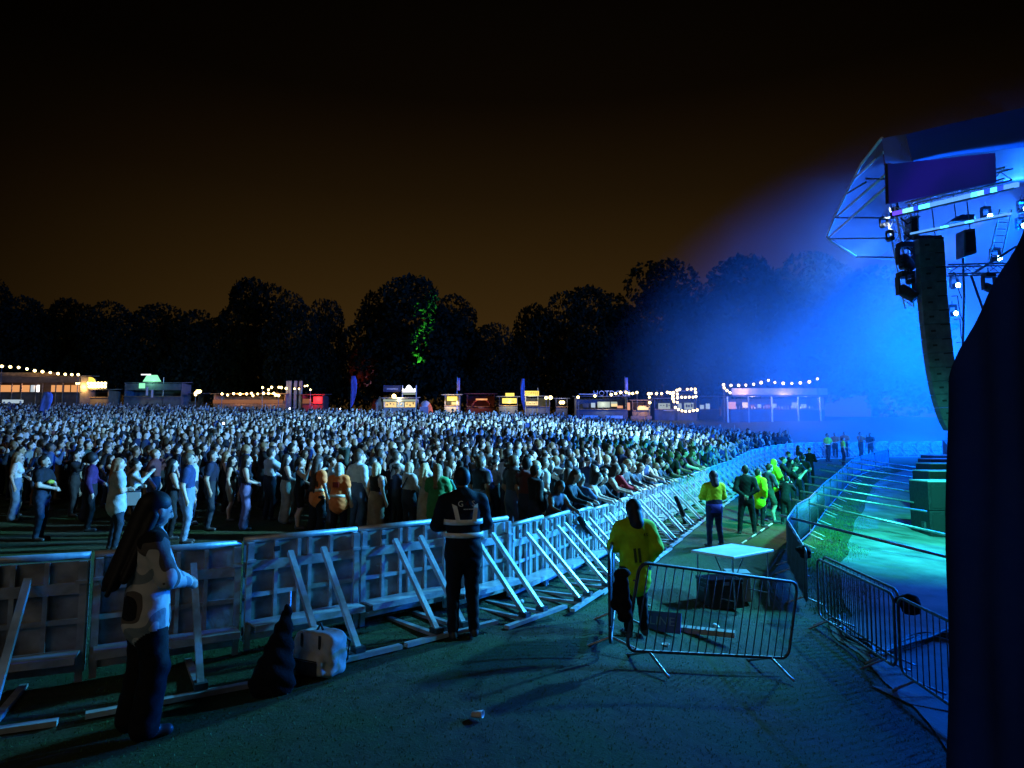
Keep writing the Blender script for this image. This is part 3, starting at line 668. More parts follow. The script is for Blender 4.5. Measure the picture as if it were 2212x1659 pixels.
L(t, v.outputs[0], rp.inputs[0]); L(t, rp.outputs[0], b.inputs['Base Color'])
# security man in the dark reflective vest
NAVY = (.010,.012,.018)
o, hd, ms = hero('security guard in a dark vest with pale reflective bands leaning on the barrier', 1003, 7.15, 1.80, face_dir(-.3, 1), 'short', NAVY, (.008,.009,.013), skin=(.12,.07,.05), hairc=(.010,.008,.009), armL='front', armR='front', long_sleeve=True, baggy=.022, big=1.02, bend_head=.35, lean=.10, h=.011)
for z0, z1 in ((1.035, 1.085), (1.165, 1.22)): torso_band(o, z0, z1, REFL, 'reflective_band', -.002, .195, .78, lean=.10)
for s in (-1, 1):
    m = MB(); pts = []
    for k in range(7):
        zz = 1.20 + .045*k; pts.append((s*(.085 + .008*k), -.150 + .010*k + .10*(zz-.95) - (.01 if k < 4 else -.012*(k-3)), zz))
    for a, b_ in zip(pts, pts[1:]): m.beam(a, b_, .045, .012, (0,1,0))
    m.build('reflective_strap', REFL, o)
PALE = mat('pale_print', (.9,.9,.8), .5); DRED = mat('dark_red_print', (.10,.012,.015), .7); DINK = mat('dark_print', (.02,.03,.02), .7)
for ch, xx, m_ in (('G', -.060, PALE), ('4', .0, DRED), ('S', .058, PALE)): letters(o, ch, .085, m_, xx*1.15, -.166, 1.385, 82)
for k in range(6): MB().box(.055-.018*k, .067-.018*k, -.1600, -.1560, 1.325, 1.335).build('lettering', PALE, o)
# yellow rain jacket by the hooped barrier
HIV = (.44,.72,.02); HIVG = (.30,.46,.02)
o, hd, ms = hero('security worker in a long yellow rain jacket behind the askew hooped barrier, dark hood up', 1366, 8.55, 1.70, face_dir(-.15, 1), 'hood', HIV, (.008,.009,.012), hairc=(.012,.012,.02), armL='front', armR='pocket', long_sleeve=True, baggy=.045, hem=.72, hood=False, h=.012, bend_head=.2)
for ch, xx in (('4', .075), ('S', .112)): letters(o, ch, .055, DINK, xx, -.178, 1.33, 88)
for xx in (-.05, .01): MB().beam((xx, -.196, .98), (xx-.015, -.188, 1.16), .035, .006, (0,1,0)).build('print', mat('olive_print', (.05,.10,.02), .8), o)
# yellow top, blue waist, dark trousers in the pit
o, hd, ms = hero('steward in a yellow jacket with a blue top round the waist, back turned', 1537, 15.6, 1.76, face_dir(-.1, 1), 'hood', (.48,.76,.02), (.010,.02,.06), hairc=(.010,.012,.02), armL='front', armR='front', long_sleeve=True, baggy=.03, h=.014, stance=.06)
torso_band(o, .80, 1.0, mat('blue_waist_cloth', (.02,.03,.28), .8, var=.2, scale=12, bump=.2), 'waist_cloth', 0, .175, .8)
o, hd, ms = hero('bearded man in a black patterned shirt with hands behind his back in the pit', 1606, 17.6, 1.82, face_dir(.35, 1), 'short', (.014,.014,.017), (.010,.011,.014), skin=(.30,.2,.14), armL='back', armR='back', long_sleeve=True, baggy=.01, h=.014, stance=.08)
o, hd, ms = hero('steward in a bright yellow coat just behind the man in black', 1633, 19.3, 1.66, face_dir(.9, .5), 'short', (.55,.78,.01), (.012,.013,.016), armL='pocket', armR='pocket', long_sleeve=True, baggy=.04, hem=.74, h=.015)
o, hd, ms = hero('man in green shorts and a grey shirt looking down at his hands in the pit', 1655, 20.3, 1.78, face_dir(1, .3), 'short', (.06,.065,.10), (.05,.07,.05), armL='front', armR='front', legs='shorts', long_sleeve=True, bend_head=.4, h=.015, stance=.1)
o, hd, ms = hero('steward in a lime yellow hooded coat beyond the man in shorts', 1668, 23.0, 1.74, face_dir(1, .1), 'hood', (.50,.78,.02), (.012,.013,.016), hairc=(.50,.78,.02), armL='front', armR='front', long_sleeve=True, baggy=.05, hem=.78, h=.016)
for k, (px, d, H, hs, tp, al, ar, ln_, lb) in enumerate([
  (1690, 20.2, 1.5, 'short', (.012,.012,.014), 'phone', 'phone', .45, 'photographer crouching with a camera beside the inner fence'),
  (1702, 22.0, 1.74, 'cap', (.014,.014,.016), 'phone', 'phone', .2, 'photographer in a black cap raising a camera near the fence'),
  (1716, 24.5, 1.78, 'short', (.012,.013,.018), 'front', 'phone', .1, 'crew member in black with white straps by the pit fence'),
  (1684, 24.0, 1.8, 'bun', (.03,.03,.035), 'phone', 'half', .1, 'photographer with hair in a bun in the thick of the pit'),
  (1730, 27.0, 1.75, 'short', (.012,.012,.014), 'half', 'front', .1, 'dark-dressed crew member where the fence starts to curve'),
  (1700, 28.5, 1.72, 'beanie', (.02,.02,.03), 'phone', 'phone', 0, 'photographer in a beanie far down the pit'),
  (1745, 31.0, 1.76, 'cap', (.012,.012,.014), 'fold', 'fold', 0, 'crew member in a cap with folded arms down the pit'),
  (1722, 33.0, 1.70, 'long', (.05,.05,.06), 'down', 'phone', 0, 'long-haired crew member at the far end of the photographers')]):
    o, hd, ms = hero(lb, px, d, H, face_dir(1, -.25) if k % 2 else face_dir(.6, .8), hs, tp, (.010,.011,.013), armL=al, armR=ar, lean=ln_, long_sleeve=k % 3 != 1, h=.02, group='photographers and crew in the pit')
    if 'photographer' in lb:
        ARMp = Vector((0, .36, 1.50)); ARMp.y += ln_*.5
        cm = MB().box(-.06,.06, ARMp.y-.03, ARMp.y+.04, ARMp.z-.045, ARMp.z+.045).lathe([(.03,0),(.036,.02),(.036,.10),(.04,.14)], 10, (0,0,0))
        MB().box(-.065,.065,ARMp.y-.03,ARMp.y+.04,ARMp.z-.05,ARMp.z+.05).tube([(0,ARMp.y+.04,ARMp.z),(0,ARMp.y+.19,ARMp.z)], [.036,.042], 10).build('camera', RUBBER, o)
ORV = (.95,.24,.07)
for px, d, H, tp, lb, f in [(1785, 41, 1.78, (.50,.78,.03), 'steward in a lime vest with a grey band, far end of the pit', face_dir(.4,-1)),
                            (1801, 44.5, 1.74, ORV, 'steward in an orange vest half hidden behind the lime vest at the far end', face_dir(-.4,-1)),
                            (1818, 39.5, 1.62, (.50,.80,.03), 'steward in a plain lime jacket in front of the far barrier', face_dir(1,-.3)),
                            (1822, 45, 1.82, ORV, 'steward in an orange vest above the lime jacket at the far barrier', face_dir(-.6,-1)),
                            (1856, 44.5, 1.80, ORV, 'steward in an orange vest alone at the far barrier, arms raised', face_dir(.3,-1)),
                            (1877, 44, 1.76, (.014,.014,.018), 'crew member in black right of the orange vests at the far barrier', face_dir(-.8,-.6))]:
    o, hd, ms = hero(lb, px, d, H, f, 'short', tp, (.010,.011,.014), armL='half' if 'raised' in lb else 'front', armR='half' if 'raised' in lb else 'down', baggy=.02, h=.022, group='stewards at the far barrier')
    if 'lime vest' in lb: torso_band(o, 1.05, 1.11, REFL, 'reflective_band', 0, .17, .76)
# front of the crowd on the left
o, hd, ms = hero('woman with loose brown hair in an orange steward vest, pointing across the crowd', 690, 14.6, 1.76, face_dir(.55, .9), 'mane', ORV, (.012,.013,.018), hairc=(.05,.028,.02), armL='point', armR='down', fem=True, long_sleeve=False, legs='wide', baggy=.02, hem=.86, h=.014)
torso_band(o, 1.02, 1.08, REFL, 'reflective_band', 0, .165, .78)
o, hd, ms = hero('grey-haired woman in an orange steward vest beside the one pointing', 736, 14.2, 1.68, face_dir(.2, 1), 'bob', ORV, (.012,.015,.03), hairc=(.40,.40,.40), armL='front', armR='down', fem=True, big=1.15, baggy=.02, hem=.84, h=.014)
torso_band(o, 1.00, 1.06, REFL, 'reflective_band', 0, .185, .80); MB().box(-.07,.07,-.172,-.166,1.22,1.34).build('print', mat('red_print', (.30,.02,.012), .7), o)
FRONT = [ # label, px, depth, H, facing, hair, top, bottom, hair colour, kwargs
 ('red-haired woman in a pale grey T-shirt with arms folded at left front', 262, 12.4, 1.70, (.75,.6), 'long', (.36,.38,.40), (.02,.03,.05), (.28,.13,.07), dict(armL='fold', armR='fold', fem=True, big=1.22, baggy=.02, hem=.84)),
 ('man in a navy T-shirt and light jeans standing side on at the left front', 412, 13.3, 1.80, (.9,.2), 'short', (.02,.035,.10), (.16,.22,.34), (.12,.09,.07), dict(armL='down', armR='down', big=1.08, baggy=.012)),
 ('woman with dark hair in a dark red top beside the man in the navy T-shirt', 378, 13.9, 1.66, (.7,.5), 'long', (.035,.012,.012), (.012,.012,.014), (.012,.009,.009), dict(armL='front', armR='front', fem=True)),
 ('man in a black T-shirt with a yellow bum bag across his chest at far left', 102, 13.7, 1.74, (1,.1), 'short', (.012,.013,.018), (.02,.035,.07), (.02,.015,.012), dict(armL='front', armR='front', big=1.05, baggy=.012)),
 ('woman in a white crop top and pale jeans at the far left edge', 45, 16.2, 1.68, (.9,.3), 'long', (.55,.57,.58), (.14,.20,.30), (.20,.12,.07), dict(armL='front', armR='down', fem=True, legs='wide')),
 ('woman in a black T-shirt and tie-dye lilac trousers watching the stage', 537, 15.4, 1.72, (1,.25), 'long', (.012,.013,.016), (.16,.15,.32), (.03,.018,.012), dict(armL='front', armR='front', fem=True, legs='wide')),
 ('man in a light blue shirt looking at a phone at the left front', 588, 16.8, 1.82, (.6,.6), 'short', (.42,.50,.56), (.02,.025,.04), (.02,.015,.012), dict(armL='front', armR='phone', long_sleeve=True, baggy=.02)),
 ('woman with long hair in a dark top and cream trousers left of the dark dress', 622, 16.4, 1.70, (.85,.4), 'long', (.03,.028,.03), (.38,.36,.30), (.025,.016,.012), dict(armL='front', armR='front', fem=True, legs='wide')),
 ('woman in a black sleeveless dress holding a drink at the left front', 652, 15.6, 1.68, (.9,.2), 'pony', (.010,.010,.012), (.010,.010,.012), (.03,.02,.014), dict(armL='front', armR='half', fem=True, legs='shorts')),
 ('man in a light blue shirt and jeans behind the orange vests', 776, 15.4, 1.84, (.5,.8), 'short', (.40,.48,.54), (.08,.13,.24), (.05,.035,.025), dict(armL='pocket', armR='down', long_sleeve=True, baggy=.02)),
 ('blonde woman in a black vest top and long beige skirt by the barrier', 816, 14.4, 1.68, (.6,.75), 'bob', (.012,.012,.014), (.24,.19,.14), (.42,.32,.20), dict(armL='down', armR='down', fem=True, legs='skirt', big=1.1)),
 ('woman in a grey hooded top with a black strap across her back', 886, 14.8, 1.66, (.7,.7), 'bob', (.30,.29,.27), (.02,.025,.035), (.34,.26,.17), dict(armL='front', armR='front', fem=True, long_sleeve=True, hood=True, baggy=.02, big=1.1)),
 ('man in a white shirt and dark strap behind the grey hooded top', 858, 16.2, 1.80, (.7,.5), 'short', (.46,.50,.52), (.02,.025,.05), (.05,.04,.03), dict(armL='front', armR='phone', baggy=.015)),
 ('long-haired blonde woman in a cream dress beside the green shirt', 919, 14.3, 1.66, (.8,.5), 'long', (.34,.31,.26), (.34,.30,.22), (.46,.37,.22), dict(armL='front', armR='front', fem=True, legs='skirt')),
 ('person with long blonde hair in a green T-shirt, back turned at the barrier', 947, 13.2, 1.70, (.2,.95), 'long', (.045,.24,.085), (.05,.22,.09), (.20,.14,.07), dict(armL='front', armR='front', fem=True, big=1.2, baggy=.025, hem=.74)),
 ('woman in a turquoise top just right of the green T-shirt', 968, 13.9, 1.60, (.7,.7), 'bob', (.06,.42,.40), (.02,.03,.05), (.10,.07,.05), dict(armL='front', armR='front', fem=True, big=1.1, long_sleeve=True)),
 ('man in a blue checked shirt behind the security guard', 1040, 14.6, 1.78, (.6,.7), 'short', (.05,.07,.22), (.015,.02,.03), (.03,.02,.015), dict(armL='fold', armR='fold', long_sleeve=True, baggy=.015)),
 ('person in a red top leaning over the barrier', 1322, 15.4, 1.70, (.75,.1), 'bob', (.34,.02,.03), (.012,.014,.02), (.02,.014,.012), dict(armL='rail', armR='rail', lean=.35, fem=True, long_sleeve=True)),
 ('person in a lime jacket deep in the crowd above the orange vests', 858, 21.5, 1.75, (.9,.3), 'short', (.30,.50,.02), (.012,.014,.02), (.02,.014,.012), dict(armL='half', armR='down', long_sleeve=True)),
 ('couple member with a purple bag strap in a dark jacket at left', 205, 15.0, 1.72, (.8,.4), 'afro', (.05,.02,.08), (.012,.012,.016), (.012,.009,.009), dict(armL='front', armR='down', long_sleeve=True, baggy=.02)),
 ('woman in a white top with a pale tote bag behind the pale grey T-shirt', 300, 14.4, 1.62, (.9,.3), 'bun', (.44,.48,.50), (.02,.02,.03), (.02,.015,.012), dict(armL='fold', armR='phone', fem=True, long_sleeve=True)),
 ('man in a dark shirt seen from the side behind the man in the navy T-shirt', 462, 15.2, 1.82, (.9,.15), 'short', (.018,.022,.05), (.03,.04,.06), (.03,.02,.015), dict(armL='down', armR='down', baggy=.01)),
]
for lb, px, d, H, f, hs, tp, bt, hc, kw in FRONT:
    o, hd, ms = hero(lb, px, d, H, face_dir(*f), hs, tp, bt, hairc=hc, h=.016, group='people at the front of the crowd', **kw)
    if 'bum bag' in lb: MB().ball((.02,.17,1.22), (.11,.05,.045), 10, 6).build('bum_bag', mat('yellow_bag', (.38,.36,.04), .7), o, True)
    if 'strap' in lb and 'grey hooded' in lb: m = MB(); [m.beam((-.13+.045*k, -.155, 1.08+.055*k), (-.13+.045*(k+1), -.155, 1.08+.055*(k+1)), .03, .012, (0,1,0)) for k in range(6)]; m.build('strap', BLACK, o)
    if 'tote' in lb: MB().box(.16,.20,-.12,.16,.72,1.02).build('tote_bag', mat('pale_tote', (.45,.5,.55), .8), o)
    if 'drink' in lb: MB().lathe([(.03,0),(.04,.12)], 10, (.27,.30,1.56)).build('cup', WHITEP, o)

# ------------------------------------------------------------------ the packed crowd
def barr_x(y):
    best = None
    for a, b in zip(BARR, BARR[1:]):
        if (a.y - y)*(b.y - y) <= 0 and abs(b.y-a.y) > 1e-6: best = a.x + (b.x-a.x)*(y-a.y)/(b.y-a.y); break
    return best
BXT = {round(y, 1): barr_x(y) for y in np.arange(5, 48.9, .1)}
def in_crowd(x, y, zt=0):
    if y < 11.5 or y > 82: return False
    if abs(x) > .82*y + 2: return False
    bx = BXT.get(round(y, 1), None)
    if y < 46:
        if bx is None or x > bx - .25: return False
    elif x > 20.5 + (y-46)*.02 - max(0, y-60)*.18 + max(0, y-72)*.1: return False
    hp = proj((x, y, zt + 1.72)) if y > 36 else None   # the crowd thins out on the bank below the stalls
    if hp and hp[1] < np.interp(hp[0], [0,300,600,1000,1200,1300,1500,1650,1760], [869,872,880,887,893,902,914,928,944]): return False
    # ragged front edge on the left, meeting the barrier near the middle of the picture
    e = np.interp(x, [-70,-30,-18,-12,-8,-5,-3,-1,.2,1.5], [27,21,18.4,16.6,15.8,16.2,15.6,14.6,12.6,11.0])
    return y > e
TOPS = [(.012,.012,.015)]*14 + [(.02,.025,.05), (.03,.03,.034), (.05,.05,.055), (.30,.31,.32), (.42,.44,.45), (.16,.17,.18), (.05,.08,.16), (.10,.03,.03), (.20,.24,.28), (.08,.06,.05), (.03,.06,.05), (.02,.03,.09)]
TOPN = ['black']*14 + ['navy', 'charcoal', 'dark grey', 'pale grey', 'white', 'grey', 'blue', 'maroon', 'light blue', 'brown', 'dark green', 'deep blue']
pts = []; cell = {}
taken = list(PEOPLE)
y = 11.0
def try_add(x, y, r):
    ci, cj = int(math.floor(x)), int(math.floor(y))
    for i in (ci-1, ci, ci+1):
        for j in (cj-1, cj, cj+1):
            for q in cell.get((i, j), ()):
                if (q[0]-x)**2 + (q[1]-y)**2 < r*r: return False
    cell.setdefault((ci, cj), []).append((x, y)); return True
for q in taken: cell.setdefault((int(math.floor(q[0])), int(math.floor(q[1]))), []).append(q)
# row leaning on the barrier
for c, t in walk(BARR, .62):
    px, py, dd = proj((c.x, c.y, 1))
    if c.y < 11.2 or c.y > 44 or random.random() < .12: continue
    x, y = c.x - t.y*.42, c.y + t.x*.42
    if try_add(x, y, .42): pts.append((x, y, 'rail', math.atan2(t.x, t.y)))
tries = rng.random((190000, 2)); _ty = 11.2 + 71*tries[:,0]**.62; _tx = (-.84*_ty - 2) + (1.75*_ty + 4)*tries[:,1]; TZ = terr(_tx, _ty)
for x, y, zt_ in zip(_tx, _ty, TZ):
    if not in_crowd(x, y, zt_): continue
    if try_add(x, y, .33 + .26*random.random()**2 + .0045*y + (.25 if (y < 19 and x < -4) else 0)): pts.append((x, y, 'mid', 0))
print('crowd', len(pts))
# visibility-ranked: the nearest ones are persons of their own, the rest one mass
def size_key(p): return p[1] - (3.0 if p[2] == 'rail' else 0)
vis = [p for p in pts if -30 < proj((p[0], p[1], 1.5))[0] < 2242]
vis.sort(key=size_key)
N_IND = 300 - len(FRONT) - 20
POSEW = {'down': 'arms down', 'front': 'hands together', 'fold': 'arms folded', 'phone': 'phone raised', 'clap': 'clapping', 'up': 'an arm raised', 'half': 'hand raised', 'pocket': 'hands in pockets', 'rail': 'leaning on the barrier'}
LSEEN = {}
LANDM = [(45,'the white crop top'),(102,'the yellow bum bag'),(205,'the purple jacket'),(262,'the pale grey T-shirt'),(300,'the tote bag'),(412,'the navy T-shirt'),(462,'the side-on man'),(537,'the lilac trousers'),(588,'the phone gazer'),(622,'the cream trousers'),(652,'the black dress'),(690,'the pointing steward'),(736,'the grey-haired steward'),(776,'the blue-shirted man'),(816,'the beige skirt'),(858,'the white shirt'),(886,'the grey hooded top'),(919,'the cream dress'),(947,'the green T-shirt'),(1003,'the security guard'),(1040,'the checked shirt'),(1130,'the barrier row'),(1230,'the middle row'),(1322,'the red top'),(1366,'the yellow rain jacket'),(1450,'the far barrier row'),(1537,'the blue-waisted steward'),(1606,'the man in black')]
def make_ind(p):
    x, y, kind, th = p
    i = random.choice([12, 13, 14]) if kind == 'rail' else random.choices(range(12), [3,3,2,2,2,.5,.4,2,3,2,2,1.5])[0]
    pr = PROTO[i]; ti = random.randrange(len(TOPS)); px, py, dd = proj((x, y, 1.5))
    H = random.gauss(1.64 if pr['spec'].get('fem') else 1.77, .085)
    lm = min(LANDM, key=lambda q: abs(q[0]-px)); side = 'behind' if abs(lm[0]-px) < 22 else 'back right of' if px > lm[0] else 'back left of'
    lb = '%s-topped spectator with %s, %s, %s' % (TOPN[ti], HAIRW[pr['hs']], POSEW[pr['spec']['armR']], side + ' ' + lm[1]) if kind != 'rail' else '%s-topped spectator with %s leaning on the barrier %s' % (TOPN[ti], HAIRW[pr['hs']], 'near the guard' if px < 1200 else 'above the yellow rain jacket' if px < 1420 else 'beside the pit stewards' if px < 1600 else 'far down the pit')
    LSEEN[lb] = LSEEN.get(lb, 0) + 1
    if LSEEN[lb] > 1: lb += ', ' + ['second', 'third', 'fourth', 'fifth', 'sixth', 'seventh', 'eighth'][min(6, LSEEN[lb]-2)] + ' back'
    if len(lb.split()) > 16: lb = lb.replace(', ' + POSEW[pr['spec']['armR']], '', 1)
    if len(lb.split()) > 16: lb = lb.replace(' with ' + HAIRW[pr['hs']], '', 1)
    o = link('person', pr['body']); tag(o, lb, 'person', 'spectators in the packed crowd'); o.color = (*TOPS[ti], 1)
    hh = link('hat' if pr['hs'] in ('cap', 'beanie') else 'hair', pr['hair'], o)
    rz = -th + random.gauss(0, .15) if kind == 'rail' else face_dir(17 - x, 27 - y) + random.gauss(0, .32)
    if kind == 'rail': rz = face_dir(math.cos(th)*1.0, -math.sin(th)) + random.gauss(0, .3)
    stand(o, x, y, H, rz)
for p in vis[:N_IND]: make_ind(p)
rest = vis[N_IND:]
# far mass: upper bodies of the same people, merged, each with its own colours
LOD = []
for i in range(12):
    P = [q for q in PROTO[i]['prims'] if prim_box(q)[1][2] > .86]
    V, Q, fm = grow(P, .038, k=.02, fold=0)
    me = np_mesh('lod', V, Q, [], None); me.polygons.foreach_set('material_index', fm.astype(np.int32))
    for k in range(7): me.materials.append(PM[k])
    me.polygons.foreach_set('material_index', fm.astype(np.int32))
    ob = bpy.data.objects.new('lod', me); COL.objects.link(ob); md = ob.modifiers.new('d', 'DECIMATE'); md.ratio = min(1, 300/(2*len(Q))); md.use_collapse_triangulate = True
    dg = bpy.context.evaluated_depsgraph_get(); m2 = bpy.data.meshes.new_from_object(ob.evaluated_get(dg))
    nv = len(m2.vertices); v = np.empty(nv*3, np.float32); m2.vertices.foreach_get('co', v); nf = len(m2.polygons)
    f = np.empty(nf*3, np.int32); m2.loops.foreach_get('vertex_index', f); mi = np.empty(nf, np.int32); m2.polygons.foreach_get('material_index', mi)
    LOD.append((v.reshape(-1,3), f.reshape(-1,3), mi)); bpy.data.objects.remove(ob); bpy.data.meshes.remove(m2); bpy.data.meshes.remove(me)
AV, AF, AC = [], [], []; off = 0
xy = np.array([(p[0], p[1]) for p in rest]); zz = terr(xy[:,0], xy[:,1])
for (x, y, kind, th), z in zip(rest, zz):
    i = random.choices(range(12), [3,3,2,2,2,.6,.5,2,3,2,2,1.5])[0]; v, f, mi = LOD[i]
    s = random.gauss(1.64 if PROTO[i]['spec'].get('fem') else 1.77, .09)/1.75; a = face_dir(17-x, 27-y) + random.gauss(0, .3); ca, sa = math.cos(a), math.sin(a)
    w = np.empty_like(v); w[:,0] = (v[:,0]*ca - v[:,1]*sa)*s + x; w[:,1] = (v[:,0]*sa + v[:,1]*ca)*s + y; w[:,2] = v[:,2]*s + z
    pal = np.array([random.choice(SKINS), random.choice(TOPS), random.choice(BOTS), random.choice(HAIRS), (.05,.05,.05), (.5,.5,.48), (.03,.018,.015)], np.float32)
    AV.append(w); AF.append(f + off); AC.append(pal[mi]); off += len(v)
AV, AF, AC = np.concatenate(AV), np.concatenate(AF), np.concatenate(AC)
cm_ = bpy.data.materials.new('crowd'); cm_.use_nodes = True; t = cm_.node_tree; an = N(t, 'ShaderNodeAttribute'); an.attribute_name = 'tint'; b = t.nodes['Principled BSDF']; L(t, an.outputs['Color'], b.inputs['Base Color']); b.inputs['Roughness'].default_value = .75; b.inputs['Specular IOR Level'].default_value = .2
cme = np_mesh('crowd', AV, AF, [cm_]); at_ = cme.attributes.new('tint', 'FLOAT_COLOR', 'FACE'); at_.data.foreach_set('color', np.concatenate([AC, np.ones((len(AC),1), np.float32)], 1).ravel().astype(np.float32))
link('crowd', cme, kind='stuff', label='dense far crowd filling the rising field up to the stalls')
print('crowd tris', len(AF), 'individual', min(N_IND, len(vis)))
# ------------------------------------------------------------------ food stalls and bars along the back of the field
def pz(py, D): return CAMH + (HZ - py)/FPX*D
def pX(px, D): return (px - CX)/FPX*D
BULBM = glow('festoon_bulb', (1.0,.72,.26), 9)
SIGNY = glow('yellow_lit_sign', (1.0,.72,.09), 1.5, True); SIGNW = glow('white_lit_sign', (.95,.95,1.0), 2.4, True); SIGNG = glow('green_lit_sign', (.30,1.0,.55), 1.1, True)
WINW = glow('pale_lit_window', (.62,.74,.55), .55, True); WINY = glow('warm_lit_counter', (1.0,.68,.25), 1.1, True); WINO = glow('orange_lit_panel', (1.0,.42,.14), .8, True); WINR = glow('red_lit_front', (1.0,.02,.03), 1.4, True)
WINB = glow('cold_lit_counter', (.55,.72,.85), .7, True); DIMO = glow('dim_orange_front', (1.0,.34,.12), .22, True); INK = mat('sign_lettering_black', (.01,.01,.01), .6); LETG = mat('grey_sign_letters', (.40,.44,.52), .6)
TINS = [mat('tin_grey', (.10,.11,.12), .6, var=.3, scale=1.5), mat('tin_brown', (.11,.075,.055), .7, var=.3, scale=1.5), mat('tin_blue', (.05,.06,.09), .6, var=.3, scale=1.5), mat('tin_red', (.13,.035,.03), .7, var=.3, scale=1.5), mat('tent_cream', (.42,.38,.31), .8, var=.15, scale=1.5)]
class Stall:
    def __init__(s, name, label, cat, px0, px1, D, group='stalls along the back of the field'):
        s.D = D; s.x0, s.x1 = pX(px0, D), pX(px1, D); s.cx = (s.x0+s.x1)/2; s.g = min(tz(s.x0, D), tz(s.x1, D)) - .05
        s.o = thing(name, label, cat, (s.cx, D, s.g), 0, group)
    def box(s, name, m, a, b, y0, y1, f=0.0, th=.1, parent=None):   # px rectangle, f metres behind the front plane
        p = s.o if parent is None else parent
        o = MB().box(pX(a, s.D)-s.cx, pX(b, s.D)-s.cx, f, f+th, pz(y1, s.D)-s.g, pz(y0, s.D)-s.g).build(name, m, s.o); return o
    def shell(s, a, b, ytop, ycounter, m, depth=2.6, overhang=.35, roofm=None):
        x0, x1 = pX(a, s.D)-s.cx, pX(b, s.D)-s.cx; zt = pz(ytop, s.D)-s.g; zc = max(.6, pz(ycounter, s.D)-s.g)
        MB().box(x0, x1, depth-.08, depth, 0, zt).build('back_wall', m, s.o)
        MB().box(x0, x0+.08, .02, depth-.081, 0, zt).build('side_wall', m, s.o); MB().box(x1-.08, x1, .02, depth-.081, 0, zt).build('side_wall', m, s.o)
        MB().add([(x0-overhang,-overhang,zt+.002),(x1+overhang,-overhang,zt+.002),(x1+overhang,depth+.2,zt+.30),(x0-overhang,depth+.2,zt+.30),(x0-overhang,-overhang,zt+.10),(x1+overhang,-overhang,zt+.10),(x1+overhang,depth+.2,zt+.40),(x0-overhang,depth+.2,zt+.40)], [(0,3,2,1),(4,5,6,7),(0,1,5,4),(1,2,6,5),(2,3,7,6),(3,0,4,7)]).build('roof', roofm or m, s.o)
        MB().box(x0+.081, x1-.081, .0, .06, 0, zc-.06).build('front_panel', m, s.o); MB().box(x0, x1, -.15, .45, zc-.058, zc).build('counter', WOOD, s.o)
    def text(s, txt, size, m, px, py, f=-.03):
        t = link('lettering', text_mesh(txt, size, m, .01), s.o, (pX(px, s.D)-s.cx, f, pz(py, s.D)-s.g)); t.rotation_euler = (R(90), 0, 0); return t
    def lamp(s, px, py, col, w, f=1.0): point('stall_lamp', (pX(px, s.D), s.D+f, pz(py, s.D)), col, w, .15)
    def post(s, px, ytop, m, f=-.2, w=.10, ybot=None): 
        x = pX(px, s.D)-s.cx; MB().box(x-w/2, x+w/2, f, f+w, 0 if ybot is None else pz(ybot, s.D)-s.g, pz(ytop, s.D)-s.g).build('post', m, s.o)
BALL = MB().ball((0,0,0), .145, 8, 6).mesh('bulb', BULBM, True)
def festoon(label, pts, D, r=1.0, f=-.4, closed=False, posts=()):
    P = [Vector((pX(x, D), D+f, pz(y, D))) for x, y in pts]; c = P[0].copy(); c.z = tz(c.x, c.y)
    o = thing('festoon_light_string', label, 'string lights', c, 0, 'festoon light strings over the stalls')
    path = []
    for a, b in zip(P, P[1:]):
        n = 4
        for k in range(n): q = a.lerp(b, k/n); q.z += .16 - .05*math.sin(math.pi*k/n); path.append(q - c)
    path.append(P[-1] + Vector((0,0,.16)) - c)
    MB().tube(path, .02, 4).build('cable', RUBBER, o)
    for p in P: b = link('bulb', BALL, o, p - c); b.scale = (r*random.uniform(.85,1.1),)*3
    for k in posts: q = P[k]; MB().tube([(q.x-c.x, 0, tz(q.x, q.y)-c.z), (q.x-c.x, 0, q.z-c.z+.2)], .04, 6).build('post', DGALV, o)
    return o
z1 = lambda L_: [(x/3.84, 720+y/3.84) for x, y in L_]
z2 = lambda L_: [(518.4+x/3.84, 720+y/3.84) for x, y in L_]
z4 = lambda L_: [(1520.7+x/3.84, 720+y/3.84) for x, y in L_]
zc = lambda L_: [(1232.7+x/7.68, 794.9+y/7.68) for x, y in L_]
# 1 long bar at far left
s = Stall('bar_stall', 'long timber-fronted bar under a bulb string at the far left', 'bar', -40, 172, 80); s.shell(-40, 170, 813, 847, TINS[1], 3, .3)
s.box('fascia', WOOD, -40, 120, 805, 812, -.45, .08); s.box('fascia', TINS[1], -40, 172, 814, 827, -.40, .08)
for a, b, m in ((-30,22,WINO),(26,44,WINO),(47,58,WINB),(58,66,SIGNW),(92,118,WINO),(121,133,WINO),(136,166,WINO)): s.box('lit_panel', m, a, b, 830, 845 if b < 140 else 852, 1.2, .05)
for x in (24, 45, 76, 90, 119, 134): s.post(x, 828, WOOD)
s.box('drinks_fridge', WINB, 33, 70, 866, 873, -2.2, .6); s.lamp(60, 835, (1,.55,.25), 260)
festoon('bulb string along the roof of the far left bar', z1([(10,275),(80,280),(150,285),(220,297),(285,312),(350,320),(415,328),(480,337),(540,342),(595,345),(648,345)]), 79, 1.15, posts=(0, 10))
